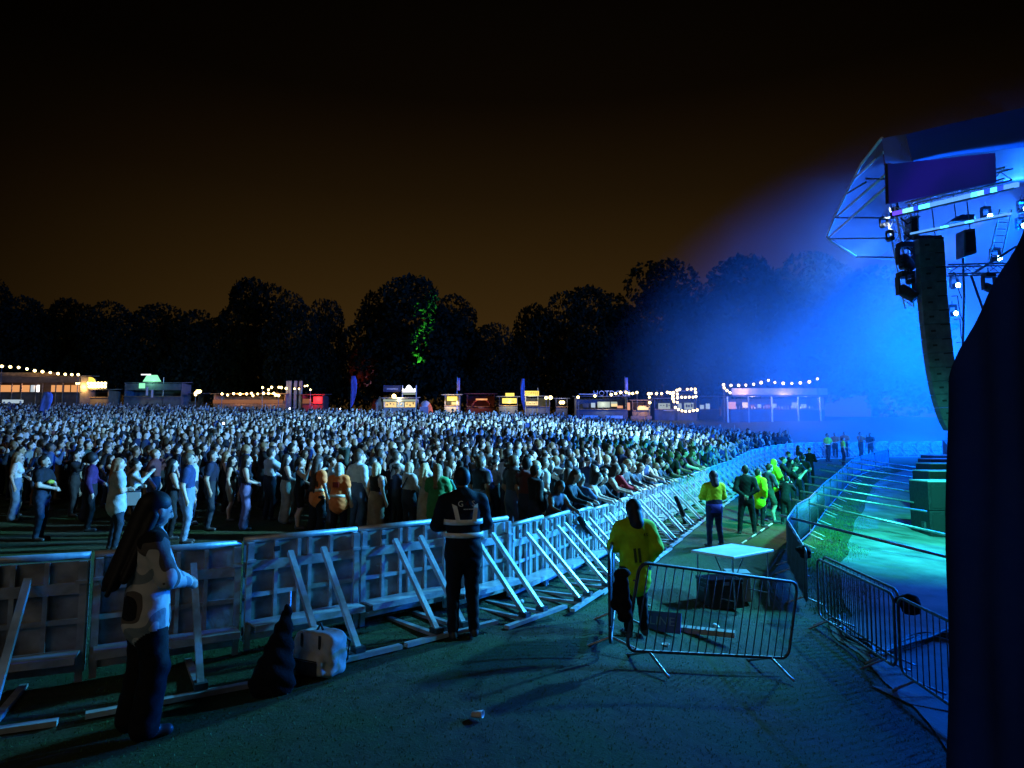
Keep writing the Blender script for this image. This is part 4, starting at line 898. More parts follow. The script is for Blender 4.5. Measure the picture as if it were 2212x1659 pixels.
# 2 yellow marquee sign
s = Stall('light_sign_stall', 'kiosk crowned by a glowing yellow domed bulb sign beside the far left bar', 'stall', 165, 236, 82); s.shell(168, 232, 843, 858, TINS[1])
s.box('light_bar', mat('sign_frame', (.05,.04,.03), .6), 166, 233, 825, 842, -.5, .12)
m = MB(); cxx = pX(195, 82)-s.cx; zz0 = pz(826, 82)-s.g
for k in range(9): a = math.pi*k/8; m.add([], [])
vs = [(cxx + .72*math.cos(math.pi*k/10), -.52, zz0 + .62*math.sin(math.pi*k/10)) for k in range(11)]; vs2 = [(x, -.40, z) for x, y, z in vs]
MB().add(vs+vs2, [tuple(range(10,-1,-1)), tuple(range(11,22))] + [(k,k+1,12+k,11+k) for k in range(10)] + [(10,0,11,21)]).build('domed_sign', SIGNY, s.o)
for row, (yy, n) in enumerate(((829, 9), (836, 10))):
    for k in range(n): b = link('bulb', BALL, s.o, (pX(170 + 60*k/(n-1), 82)-s.cx, -.60, pz(yy, 82)-s.g)); b.scale = (1.25,)*3
s.lamp(200, 838, (1,.68,.2), 400, -1.2)
# 3 grey container with green lit sign
s = Stall('container_kiosk', 'grey container kiosk with a green lit sign on its roof', 'kiosk', 265, 392, 84); s.shell(266, 390, 828, 856, TINS[0], 2.5, .05)
s.box('front_panel', TINS[0], 268, 388, 829, 843, -.06, .05); s.box('lit_window', SIGNG, 298, 311, 828, 839, -.10, .03)
a, b = pX(305, 84)-s.cx, pX(343, 84)-s.cx; z0, z1_ = pz(824, 84)-s.g, pz(810, 84)-s.g
MB().add([(a,0,z0),(b,0,z0),(b-.5,0,z1_),(a+.5,0,z1_),(a,.2,z0),(b,.2,z0),(b-.5,.2,z1_),(a+.5,.2,z1_)], [(0,1,2,3),(7,6,5,4),(0,4,5,1),(1,5,6,2),(2,6,7,3),(3,7,4,0)]).build('roof_sign', SIGNG, s.o)
s.box('sign_tube', SIGNW, 301, 322, 808, 810, -.05, .05); s.post(350, 815, WHITEP, 0, .06); s.lamp(322, 822, (.3,1,.6), 120, -.8)
s.box('white_easel', WHITEP, 326, 330, 838, 856, -1.4, .08); s.box('white_easel', WHITEP, 337, 341, 844, 860, -1.4, .08)
s = Stall('dark_tent', 'low brown tent between the container kiosk and the lamp cluster', 'tent', 300, 430, 86); s.shell(345, 428, 852, 868, TINS[1], 2.4)
festoon('cluster of yellow bulbs beside a dark tree at left', [(424,853),(428,846),(430,848),(424,850),(433,846)], 83, 1.35, posts=(0,))
# 5 terrace bar with many bulbs
s = Stall('terrace_bar', 'timber terrace bar hung with many bulbs left of the red stall', 'bar', 458, 645, 84); s.shell(460, 615, 852, 866, WOOD, 3)
s.box('timber_front', DIMO, 462, 612, 864, 872, -.4, .1)  # timber front emits: the bulbs' light on it is put into its material
for x in (617, 622, 634, 645): s.post(x, 822, GREYP, .4, .35)
s.lamp(520, 850, (1,.55,.2), 260, -.6); s.lamp(590, 850, (1,.55,.2), 200, -.6)
festoon('lower bulb string of the terrace bar', [(481,851.5),(493,854),(506,851),(520,852)] + z2([(60,505),(100,500),(113,520),(152,505),(200,500),(240,500),(285,500),(300,515),(325,518)]), 83.2, 1.1, posts=(0, 12))
festoon('upper bulb string of the terrace bar', z2([(190,452),(240,470),(265,450),(325,450),(345,452),(385,460)]), 83.6, 1.1, posts=(0,)); festoon('short bulb string right of the terrace pillars', z2([(455,462),(492,462),(540,440),(560,437),(587,470)]), 83.6, .85, posts=(0, 4))
s = Stall('red_stall', 'small stall lit bright red at the right end of the terrace', 'stall', 648, 700, 84); s.shell(652, 697, 854, 870, TINS[3]); s.box('red_sign', WINR, 677, 696, 857, 872, -.2, .1); s.box('red_panel', DIMO, 654, 672, 862, 872, -.2, .1); s.lamp(685, 862, (1,.05,.05), 260, -.9)
# flags
def feather_flag(label, px, yt, yb, D, m, wpx=12, lean=0.0):
    X, z0, z1_ = pX(px, D), tz(pX(px, D), D), pz(yt, D); o = thing('feather_flag', label, 'flag', (X, D, z0), 0, 'feather flags'); h = z1_-z0; w = wpx/FPX*D
    MB().tube([(0,0,0), (lean*h*.6,0,h*.6), (lean*h+.05,0,h)], [.035,.025,.015], 6).build('pole', DGALV, o)
    rows = []
    for i in range(15):
        t = i/14; zz = h*(.18 + .81*t); wd = w*math.sin(math.pi*min(1, .18+.82*(1-t)**.8))**.7
        rows.append([(lean*zz + wd*j/5, .05*math.sin(j*1.6+i*.5), zz) for j in range(6)])
    f = MB().sheet(rows).build('flag_cloth', m, o, True); f.modifiers.new('t', 'SOLIDIFY').thickness = .01
VIO = mat('violet_flag_cloth', (.16,.12,.40), .8, var=.3, scale=2); LILAC = mat('lilac_flag_cloth', (.30,.24,.42), .8, var=.3, scale=2); BLUF = mat('blue_flag_cloth', (.10,.13,.42), .8, var=.4, scale=2)
feather_flag('tall violet feather flag beside the red-lit tree', 757, 811, 866, 80, VIO, 13); feather_flag('lilac feather flag left of the coffee sign', 1133, 817, 876, 80, LILAC, -9); feather_flag('blue feather flag leaning over the crowd at far left', 72, 846, 903, 52, BLUF, 24, .22)
def flagpole(label, px, yt, D):
    X = pX(px, D); z0 = tz(X, D); o = thing('flagpole', label, 'flagpole', (X, D, z0)); h = pz(yt, D)-z0; MB().tube([(0,0,0),(0,0,h)], [.05,.03], 6).build('pole', GALV, o)
    f = MB().sheet([[(.02+.12*j+.0*i, .03*math.sin(j+i), h-.15-i*.28) for j in range(4)] for i in range(7)]).build('flag_cloth', LILAC, o, True); f.modifiers.new('t', 'SOLIDIFY').thickness = .01
flagpole('thin pole with a limp flag rising above the hot dog stall', 1351, 813, 84); flagpole('thin pole beside the kiosk with the yellow sign', 987, 814, 86)
# 9 white stall
s = Stall('burger_stall', 'bright white stall with a lit crown-shaped sign and a dark banner on its roof', 'stall', 826, 899, 84); s.shell(828, 898, 861, 880, TINS[4], 2.6, .2)
s.box('roof_banner', mat('navy_banner', (.03,.04,.10), .6), 826, 864, 832, 846, .3, .06); s.box('banner_print', mat('banner_print', (.25,.30,.45), .6), 834, 858, 838, 841.5, .28, .015)
for x in (868, 898): s.post(x, 832, WHITEP, .2, .12, 862)
s.box('sign_frame', DARKP, 868, 898, 847.5, 849.5, .2, .1); s.box('sign_shelf', WINW, 868, 897, 849.6, 852, .2, .1)
pts_ = [(869,847),(868.5,839),(874,841),(878,833.5),(882,831),(886,833.5),(891,841),(896,838),(896,847)]
vv = [(pX(x, 84)-s.cx, .15, pz(y, 84)-s.g) for x, y in pts_]; nv = len(vv)
MB().add(vv + [(x, .27, z) for x, y, z in vv], [tuple(range(nv-1,-1,-1)), tuple(range(nv,2*nv))] + [(k,(k+1)%nv,nv+(k+1)%nv,nv+k) for k in range(nv)]).build('crown_sign', SIGNW, s.o)
for k in range(3): s.box('sign_line', INK, 872+6*k+1, 877+6*k, 841.5+.8*(k % 2), 842.1+.8*(k % 2), .12, .02)
s.box('glowing_awning', WINW, 828, 898, 863, 867.5, -.2, .05)  # awning cloth emits, its lamplit look put into the material
for a, b, m in ((829,853,WINY),(854,870,WINB),(872,897,WINY)): s.box('lit_counter', m, a, b, 868, 882, .9, .05)
for x, yy in ((834,874),(841,871.5),(848,873),(858,871),(865,873),(877,872),(884,875),(891,871)): s.box('menu_board', PLYW, x-1.6, x+1.6, yy-2, yy+2, .6, .03)
s.lamp(862, 866, (1,.85,.5), 400, -.3); bq = link('bulb', BALL, s.o, (pX(852,84)-s.cx, -.5, pz(856.5,84)-s.g)); bq.scale = (1.9,)*3
def tent(label, px0, px1, yt, D, m, name='ridge_tent'):
    x0, x1 = pX(px0, D), pX(px1, D); c = (x0+x1)/2; g_ = tz(c, D); h = pz(yt, D)-g_; w = (x1-x0)/2; o = thing(name, label, 'tent', (c, D, g_))
    MB().add([(-w,0,0),(w,0,0),(w,0,h*.62),(0,0,h),(-w,0,h*.62),(-w,2.5,0),(w,2.5,0),(w,2.5,h*.62),(0,2.5,h),(-w,2.5,h*.62)], [(4,3,2,1,0),(5,6,7,8,9),(0,5,9,4),(1,2,7,6)]).build('canvas', m, o)
    MB().add([(-w-.15,-.1,h*.60),(0,-.1,h+.03),(w+.15,-.1,h*.60),(-w-.15,2.6,h*.60),(0,2.6,h+.03),(w+.15,2.6,h*.60)], [(0,1,4,3),(1,2,5,4)]).build('roof', m, o)
    MB().box(-w*.35, w*.35, -.02, .0, 0, h*.5).build('door_flap', mat('flap_shadowy', (.18,.15,.12), .8), o)
tent('cream ridge tent at the left end of the white stall', 812, 827, 858, 84.5, TINS[4]); tent('dull pink tent half hidden behind the cream tent', 803, 813, 862, 87, mat('tent_pink', (.30,.12,.13), .8))
# dome tent
D = 84; c = pX(916, D); g_ = tz(c, D); o = thing('dome_tent', 'orange and white dome tent right of the white stall', 'tent', (c, D, g_))
for nm, a0_, a1_, m in (('orange_panel', 0, 60, mat('tent_orange', (.60,.13,.05), .8)), ('white_panel', 60, 125, WHITEP), ('orange_panel', 125, 180, mat('tent_orange', (.60,.13,.05), .8))):
    rows = [[(1.05*math.cos(R(180-a0_-(a1_-a0_)*i/5))*math.cos(b_), 1.1*math.sin(b_)+1.1, max(0, 1.9*math.sin(R(a0_+(a1_-a0_)*i/5))*math.cos(b_))) for b_ in np.linspace(-1.2, 1.2, 7)] for i in range(6)]
    MB().sheet(rows).build(nm, m, o, True)
MB().box(-.55,.55,-.05,.0,0,1.0).build('entrance', mat('tent_inner', (.30,.32,.38), .8), o)
# 11..15
s = Stall('yellow_sign_kiosk', 'narrow kiosk with a blank yellow lit sign right of the dome tent', 'kiosk', 955, 995, 86); s.shell(960, 992, 854, 876, TINS[4]); s.box('lit_sign', SIGNY, 966, 988, 857, 866, -.4, .1); s.box('menu_panel', WINY, 974, 990, 867.5, 874, .8, .05); s.box('dark_panel', DARKP, 964, 972, 867.5, 874, .8, .05); s.lamp(976, 868, (1,.75,.3), 220, -.9)
s = Stall('maroon_stall', 'dim maroon stall with a small orange lit strip and arched front', 'stall', 1005, 1070, 87); s.shell(1008, 1068, 852, 878, TINS[3]); s.box('lit_strip', WINO, 1028, 1053, 861.5, 865, -.4, .1); s.box('low_sign', mat('pinkish_board', (.35,.22,.20), .7), 1034, 1046, 880, 883, -.8, .05)
vv = [(pX(1040,87)-s.cx + 1.25*math.cos(math.pi*k/8), -.15, 1.0+1.15*math.sin(math.pi*k/8)) for k in range(9)]; MB().tube(vv, .12, 6).build('arch', mat('maroon_arch', (.16,.03,.03), .6), s.o, True); s.lamp(1040, 866, (1,.35,.2), 60, -.8)
s = Stall('menu_kiosk', 'grey kiosk with two stacked yellow lit signs left of the coffee stall', 'kiosk', 1075, 1122, 84); s.shell(1078, 1118, 858, 876, TINS[0]); s.box('top_sign', SIGNY, 1092, 1111, 849.5, 856.5, -.3, .1); s.box('menu_sign', SIGNY, 1085, 1116, 861, 872, -.42, .1)
for a, b, yy in ((1094,1099,866),(1105,1110,867)): s.box('menu_picture', mat('menu_picture', (.30,.10,.03), .7), a, b, yy-1.5, yy+2, -.44, .015)
s.lamp(1100, 868, (1,.8,.3), 260, -1.2)
s = Stall('coffee_stall', 'coffee stall with a yellow lit sign reading COFFEE above its counter', 'stall', 1133, 1190, 84); s.shell(1135, 1188, 857, 878, TINS[0]); s.box('sign', SIGNY, 1132.5, 1164, 845, 855.5, -.3, .12); s.text('COFFEE', .52, INK, 1148.2, 850.3, -.33); s.post(1135, 856, GREYP, -.2, .08); s.post(1162, 838, GREYP, -.1, .08)
s.box('menu_sign', WINY, 1136, 1162, 868, 876, -.4, .06)
for k in range(5): s.box('menu_line', INK, 1139+4.4*k, 1142+4.4*k, 870.5+1.3*(k % 2), 872+1.3*(k % 2), -.43, .02)
s.lamp(1148, 862, (1,.85,.4), 240, -1.2)
festoon('pair of bulbs right of the coffee stall', [(1179.5,860),(1189,859.5)], 83, 1.5, posts=(0,))
s = Stall('small_gazebo', 'small open gazebo with two bright bulbs left of the hot dog stall', 'gazebo', 1198, 1228, 85); s.shell(1201, 1226, 862, 879, TINS[2]); 
for x in (1211, 1216): b = link('bulb', BALL, s.o, (pX(x,85)-s.cx, -.4, pz(870,85)-s.g)); b.scale = (1.5,)*3
s.lamp(1213, 868, (.9,.85,1), 120, -.8)
s = Stall('hot_dog_stall', 'long dark stall with raised letters HOTDOGS on its roof', 'stall', 1243, 1358, 83); s.shell(1245, 1356, 858, 884, TINS[2], 2.8, .25); s.text('HOTDOGS', .98, LETG, 1322, 850.3, .0); s.box('roof_edge', mat('pale_trim', (.34,.33,.33), .7), 1250, 1290, 851, 853.5, -.4, .1)
for a, b, y0, y1, m in ((1292,1319,867.5,880,WINW),(1321,1335,867.5,878,WINW),(1322,1335,872,878,WINY),(1335,1347,876,881.5,WINO),(1278,1287,870,880,WINB),(1260,1274,871,880,DARKP)): s.box('lit_window', m, a, b, y0, y1, .5 if m != WINY else .4, .05)
s.lamp(1306, 872, (.85,.95,.7), 200, -.6)
s = Stall('grill_stand', 'small food stand glowing yellow right of the hot dog stall', 'stand', 1360, 1405, 83); s.shell(1366, 1403, 866, 886, TINS[1]); s.box('grill_glow', WINY, 1376, 1400, 880, 886, -.3, .2); s.box('grill_top', WINO, 1379, 1396, 877, 880, -.2, .2); s.box('glowing_upright', WINO, 1355, 1361, 870, 886, -.1, .05); s.lamp(1388, 878, (1,.6,.15), 260, -.9)  # upright is plain timber; its orange lamplight is painted on as emission
for lb, a, b, y0, y1, m in (('long timber trestle table in front of the grill stand', 1363, 1393, 899, 904, 'o'), ('short timber trestle table right of the long one', 1396, 1408, 899, 905, 'o'), ('pale trestle table in front of the hot dog stall', 1307, 1345, 898, 901, 'p'), ('pale trestle table at the left end of the hot dog stall', 1255, 1292, 897.5, 899.5, 'p')):
    D = 74; x0, x1 = pX(a, D), pX(b, D); c = (x0+x1)/2; g_ = tz(c, D); zt = max(.8, pz(y0, D)-g_); o = thing('trestle_table', lb, 'table', (c, D, g_)); w = (x1-x0)/2
    MB().box(-w, w, 0, .7, zt-.05, zt).build('table_top', WOOD if m == 'o' else WHITEP, o); MB().box(-w, w, .0, .02, zt-.32, zt-.051).build('apron', WOOD if m == 'o' else WHITEP, o)
    for sx in (-w+.05, w-.11): MB().box(sx, sx+.06, .1, .6, 0, zt-.051).build('leg', DGALV, o)
    if m == 'o': point('stall_lamp', (c, D-1.5, g_+2.3), (1,.5,.2), 45, .1)
s = Stall('street_food_stall', 'dark stall with pale lit window behind the bulb columns', 'stall', 1412, 1460, 84); s.shell(1414, 1458, 862, 884, TINS[2]); s.box('lit_window', WINW, 1427, 1453, 870, 884, 1.2, .05); s.box('serving_shelf', WHITEP, 1432, 1455, 887, 888, -.6, .3)
for x in (1430, 1436, 1443, 1448): s.box('menu_board', DARKP, x, x+3, 872+x % 3, 876+x % 2*3, .9, .03)
s = Stall('bulb_framed_stall', 'dark stall outlined with rows of bulbs', 'stall', 1460, 1508, 84); s.shell(1462, 1506, 846, 886, TINS[2]); s.box('lit_window', WINW, 1466, 1478, 870, 884, 1.2, .05); s.box('lit_window', WINW, 1484, 1504, 869, 884, 1.2, .05)
for x in (1486, 1491, 1497): s.box('menu_board', DARKP, x, x+3.5, 871+x % 4, 879, .9, .03)
s = Stall('plain_dark_stall', 'plain dark stall with white goods in its window left of the right-hand bar', 'stall', 1508, 1556, 85); s.shell(1511, 1554, 858, 884, TINS[2]); s.box('lit_window', WINB, 1514, 1526, 874, 883, 1.0, .05); s.box('lit_window', WINB, 1530, 1539, 871, 883, 1.0, .05)
festoon('bulb string over the hot dog stall', zc([(120,490),(400,470),(670,448),(745,430),(825,410),(915,405),(965,428),(1025,428),(1095,412)]), 82, 1.15, posts=(0, 8))
festoon('bulb string with a hanging end right of the grill stand', zc([(1305,580),(1300,490),(1290,435),(1330,430),(1420,430),(1505,430),(1600,410),(1650,420),(1700,415),(1690,465),(1690,515),(1705,565)]), 83, 1.2, posts=(0, 11))
festoon('bulb outline round the roof of the bulb-framed stall', zc([(1762,575),(1765,500),(1765,438),(1760,375),(1805,360),(1930,358),(1995,355),(2060,355),(2068,410),(2070,480)]), 83.5, 1.1, posts=(0, 9))
festoon('middle bulb row of the bulb-framed stall', zc([(1765,500),(1835,490),(1895,492),(1960,488),(2022,488),(2070,480)]), 83.3, 1.1, posts=(0, 5)); festoon('sagging lower bulb row of the bulb-framed stall', zc([(1725,660),(1775,695),(1835,715),(1895,725),(1960,723),(2022,710),(2085,703)]), 83, 1.1, posts=(0, 6))
# right-hand bar
s = Stall('long_bar', 'long bar with a pale timber fascia at the right end of the row', 'bar', 1570, 1790, 80); s.shell(1578, 1782, 858, 884, TINS[2], 3.4, .2)
s.box('fascia', mat('bleached_timber', (.42,.33,.24), .7, var=.25, scale=2), 1577, 1782, 840, 854, -.9, .1); s.box('eave', DARKP, 1577, 1782, 854.2, 857.5, -.85, .6)
for x in (1568, 1613, 1663, 1719, 1767): s.post(x, 858, WHITEP if x != 1613 else GREYP, -.8, .14)
s.box('orange_panel', WINO, 1569, 1587, 869, 884, -.5, .06)
for a, b, y0, y1, m in ((1618,1633,867,879,WINY),(1636,1645,872,879,DIMO),(1652,1660,871,879,WINB),(1668,1680,872,880,DIMO),(1684,1694,870,879,WINB),(1728,1740,867,880,WINW),(1748,1760,871,880,WINB)): s.box('lit_shelf', m, a, b, y0, y1, 2.2, .06)
rj = random.Random(3)
for k in range(26): x = 1592 + k*6.6; s.box('bottle', [WHITEP, GREYP, PLYW][k % 3], x, x+1.3, 880-rj.uniform(2,5), 883, .2, .08)
s.lamp(1625, 866, (1,.7,.35), 190, -.2); s.lamp(1690, 862, (1,.75,.5), 150, -1.6); s.lamp(1740, 866, (.9,.85,.8), 110, -.2); s.lamp(1600, 850, (1,.62,.3), 140, -1.8)
festoon('bulb string along the top of the right-hand bar', z4([(212,495),(187,477),(165,455),(160,430),(222,435),(285,435),(345,432),(410,425),(472,412),(533,392),(587,410),(655,417),(727,418),(797,413),(872,405),(940,380)]), 79, 1.15, posts=(3, 15))

# ------------------------------------------------------------------ trees
LEAF = mat('tree_leaf', (.012,.018,.008), 1.0, var=.4, scale=.6, spec=0.0); BARK = mat('bark', (.06,.045,.03), .9, var=.3, scale=3, bump=.4)
def crown_mesh(seed, n=11000):
    r = np.random.default_rng(seed); lob = []
    for k in range(22):
        a = r.uniform(0, 6.28); z = r.uniform(.14, .90); w = .5*math.sin(math.pi*min(1, z*.72+.28))**.8
        lob.append((math.cos(a)*w*r.uniform(.2,.75), math.sin(a)*w*r.uniform(.2,.75), z, r.uniform(.13,.24)))
    lob.append((0,0,.62,.30)); lob.append((0,0,.40,.30)); P = []
    for x, y, z, rr in lob:
        m = int(n*rr*rr/sum(l[3]**2 for l in lob)); v = r.normal(size=(m,3)); v /= np.linalg.norm(v, axis=1)[:,None]; v *= (rr*r.uniform(.55,1.0,m)**.4)[:,None]; v[:,2] *= .85
        P.append(v + (x,y,z))
    P = np.concatenate(P); m = len(P); s = r.uniform(.008,.020,m); u = r.normal(size=(m,3)); u /= np.linalg.norm(u,axis=1)[:,None]; w = np.cross(u, r.normal(size=(m,3))); w /= np.linalg.norm(w,axis=1)[:,None]
    V = np.stack([P-u*s[:,None]*1.3, P+w*s[:,None]*.8, P+u*s[:,None]*1.3, P-w*s[:,None]*.8], 1).reshape(-1,3)
    return np_mesh('crown', V, np.arange(4*m).reshape(-1,4), [LEAF], smooth=False)
CROWN = [crown_mesh(k) for k in range(4)]
def trunk_mesh(seed):
    r = random.Random(seed); m = MB(); m.tube([(0,0,-.02),(.004,.002,.15),(-.004,.003,.34),(.002,-.003,.60)], [.030,.022,.018,.008], 8)
    for k in range(6): a = r.uniform(0,6.28); z = .22+.06*k; m.tube([(0,0,z),(.10*math.cos(a),.10*math.sin(a),z+.10),(.22*math.cos(a),.22*math.sin(a),z+.17)], [.010,.007,.003], 5)
    return m.mesh('trunk', BARK, True)
TRUNK = [trunk_mesh(k) for k in range(3)]
TREES = [(-60,612,160,112),(40,640,170,106),(135,648,150,110),(230,662,150,104),(335,672,150,108),(430,668,150,106),(535,604,190,112),(625,648,130,100),(700,662,110,106),(818,628,170,110),(905,606,210,104),(985,650,130,114),(1065,712,120,108),(1160,652,140,110),(1252,626,170,106),(1340,650,120,114),(1440,584,210,110),(1545,600,180,116),(1640,560,230,112),(1760,560,260,120),(1890,600,240,124)]
where = ['at the far left edge','second from the left edge','over the far left bar','above the yellow domed sign','behind the container kiosk','above the lamp cluster','tallest at left, behind the terrace bar','right of the tallest left tree','small, above the red stall','left shoulder of the central clump','tallest of the central clump, partly lit green','right shoulder of the central clump','low in the gap right of the central clump','left of the rounded crown over the hot dog stall','rounded crown over the hot dog stall','behind the bulb-framed stall','tall crown left of the stage smoke','behind the plain dark stall','tall and hazy above the right-hand bar','veiled in blue smoke right of the bar','furthest right, hidden in smoke behind the stage front']
for k, (px, yt, wpx, D) in enumerate(TREES):
    X = pX(px, D); g_ = tz(X, D); h = (pz(yt, D)-g_)*1.02; w = wpx/FPX*D
    o = thing('broadleaf_tree', 'dark broadleaf tree ' + where[k], 'tree', (X, D, g_-.2), random.uniform(0,6), 'trees behind the stalls')
    c_ = link('crown', CROWN[k % 4], o); c_.scale = (w*1.45, w*1.2, h); c_.rotation_euler = (0,0,k*1.3); t_ = link('trunk', TRUNK[k % 3], o); t_.scale = (h*.9,h*.9,h)
# coloured floodlights shining up into the trees
def flood(label, px, D, aim, col, w, ang, f=-7):
    X = pX(px, D); Y = D + f; g_ = tz(X, Y); o = thing('floodlight', label, 'floodlight', (X, Y, g_), 0, 'coloured floodlights under the trees')
    MB().box(-.22,.22,-.10,.10,.12,.46).build('housing', BLKPL, o); MB().tube([(-.26,0,.30),(-.26,0,.02),(.26,0,.02),(.26,0,.30)], .02, 6).build('bracket', DGALV, o); MB().box(-.18,.18,-.05,.07,.461,.47).build('lens', glow('lens_'+label[:6], col, 3), o)
    spot('floodlight_beam', (X, Y, g_+.6), aim, col, w, ang, .7, .1)
flood('green floodlight under the tallest central tree', 912, 104, tuple(Vector((pX(905,98), 98.5, pz(735,98)))), (.12,1,.10), 220000, 15, -11); flood('pink floodlight under the tree behind the white stall', 806, 110, (pX(805,106), 105, pz(800,106)), (1,.25,.8), 40000, 15, -10); flood('red floodlight by the violet flag', 762, 100, (pX(758,98), 97, pz(845,98)), (1,.06,.05), 16000, 22, -8)
# ------------------------------------------------------------------ stage
def truss(o, p, q, w=.30, r=.022, seg=None, m=None, tri=False):
    m = m or GALV; p, q = Vector(p), Vector(q); t = (q-p).normalized(); up = Vector((0,0,1)) if abs(t.z) < .8 else Vector((0,1,0)); a = t.cross(up).normalized()*w/2; b = a.cross(t).normalized()*w/2
    offs = [a+b, a-b, -a-b, -a+b]; n = seg or max(3, int((q-p).length/w))
    for f in offs: MB().tube([p+f, q+f], r, 6).build('chord', m, o, True)
    lm = MB()
    for i in range(4):
        f, g_ = offs[i], offs[(i+1) % 4]
        for k in range(n): A = p.lerp(q, k/n) + (f if k % 2 else g_); B = p.lerp(q, (k+1)/n) + (g_ if k % 2 else f); lm.tube([A, B], r*.55, 5)
    lm.build('lacing', m, o)
TARP = mat('translucent_roof_tarpaulin', (.20,.24,.30), .45, var=.2, scale=.9, bump=.3, bscale=2.5)
bb = TARP.node_tree.nodes['Principled BSDF']; tr = N(TARP.node_tree, 'ShaderNodeBsdfTranslucent'); tr.inputs[0].default_value = (.25,.30,.36,1); ms_ = N(TARP.node_tree, 'ShaderNodeMixShader'); ms_.inputs[0].default_value = .4
L(TARP.node_tree, bb.outputs[0], ms_.inputs[1]); L(TARP.node_tree, tr.outputs[0], ms_.inputs[2]); tp_ = N(TARP.node_tree, 'ShaderNodeBsdfTransparent'); tp_.inputs[0].default_value = (.75,.82,.9,1); m3_ = N(TARP.node_tree, 'ShaderNodeMixShader'); m3_.inputs[0].default_value = .5; L(TARP.node_tree, ms_.outputs[0], m3_.inputs[1]); L(TARP.node_tree, tp_.outputs[0], m3_.inputs[2]); L(TARP.node_tree, m3_.outputs[0], TARP.node_tree.nodes['Material Output'].inputs[0])
DTARP = mat('dark_roof_tarpaulin', (.016,.020,.030), .6, var=.3, scale=.5, bump=.3, bscale=2)
_t = DTARP.node_tree; _tr = N(_t, 'ShaderNodeBsdfTranslucent'); _tr.inputs[0].default_value = (.16,.20,.32,1); _mx = N(_t, 'ShaderNodeMixShader'); _mx.inputs[0].default_value = .6
L(_t, _t.nodes['Principled BSDF'].outputs[0], _mx.inputs[1]); L(_t, _tr.outputs[0], _mx.inputs[2]); L(_t, _mx.outputs[0], _t.nodes['Material Output'].inputs[0])
def patch(A, B, n=10, sag=0.0):
    def ev(P, t): k = t*(len(P)-1); i = min(int(k), len(P)-2); return P[i].lerp(P[i+1], k-i)
    return [[(lambda p: (p.x, p.y, p.z - sag*math.sin(math.pi*j/6)*(.6+.4*math.sin(i*1.3))))(ev(A, i/n).lerp(ev(B, i/n), j/6)) for j in range(7)] for i in range(n+1)]
base = at(2010, 1000, 24); base.z = tz(base.x, base.y)
ro = thing('stage_roof', 'arched stage roof of pale tarpaulin on curved aluminium tubes, lit blue', 'stage roof', (0,0,0))
cA = [at(1905,299,22), at(1860,356,24.5), at(1838,400,26), at(1804,468,28.5), at(1787,511,30)]
cB = [at(1913,405,23), at(1880,434,25), at(1850,460,26.5), at(1820,487,28.3), at(1789,513,30)]
cC = [at(1930,470,24.5), at(1935,500,26), at(1935,530,27.5), at(1900,553,29), at(1849,554,30)]
def tarp(nm, g_, m): x = MB().sheet(g_).build(nm, m, ro, True); return x
tarp('front_tarpaulin', patch(cA, cB, 12, .10), TARP); tarp('under_tarpaulin', patch(cB, cC, 12, -.12), TARP)
tarp('end_tarpaulin', patch([at(1787,511,30), at(1849,554,30.4), at(1900,557,30.6), at(1950,562,30.8)], [at(1789,513,33), at(1849,556,34), at(1900,560,34), at(1950,566,34)], 8), TARP)
EDGE = mat('bright_edge_tube', (.70,.72,.74), .4, .1)
MB().tube(cA, .055, 8).build('edge_tube', EDGE, ro, True); MB().tube([at(1787,511,29.9), at(1798,523,29.9), at(1849,554,29.9)], .06, 8).build('edge_tube', EDGE, ro, True)
for a, b in (((1846,386,25.4),(1908,329,22.4)), ((1808,468,28.2),(1912,378,22.6)), ((1793,511,29.6),(1912,406,22.8))): MB().tube([at(*a), at(*b)], .05, 8).build('purlin', EDGE, ro, True)
for a, b in (((1830,418,26.3),(1871,393,24)), ((1804,470,28.3),(1929,471,24.5)), ((1871,386,24),(1912,387,22.7)), ((1790,516,29.8),(1932,514,26)), ((1849,555,29.9),(1940,556,28))): MB().tube([at(*a), at(*b)], .035, 6).build('tie_bar', DGALV, ro, True)
tarp('gable_tarpaulin', patch([at(1905,299,22), at(1932,293,21.8), at(1957,290,21.5)], [at(1913,352,22), at(1940,354,21.8), at(1973,352,21.5)], 6, .25), TARP)
tarp('roof_tarpaulin', patch([at(1957,290,21.5), at(2050,268,20.4), at(2212,232,18.6), at(2420,190,16.5)], [at(1973,352,21.4), at(2060,335,20.3), at(2212,318,18.6), at(2420,290,16.5)], 10, .15), DTARP)
tarp('ceiling_tarpaulin', patch([at(1973,352,21.6), at(2060,335,20.6), at(2212,318,19), at(2420,290,17)], [at(1973,420,32), at(2100,405,34), at(2260,390,34), at(2460,370,34)], 10, .3), DTARP)
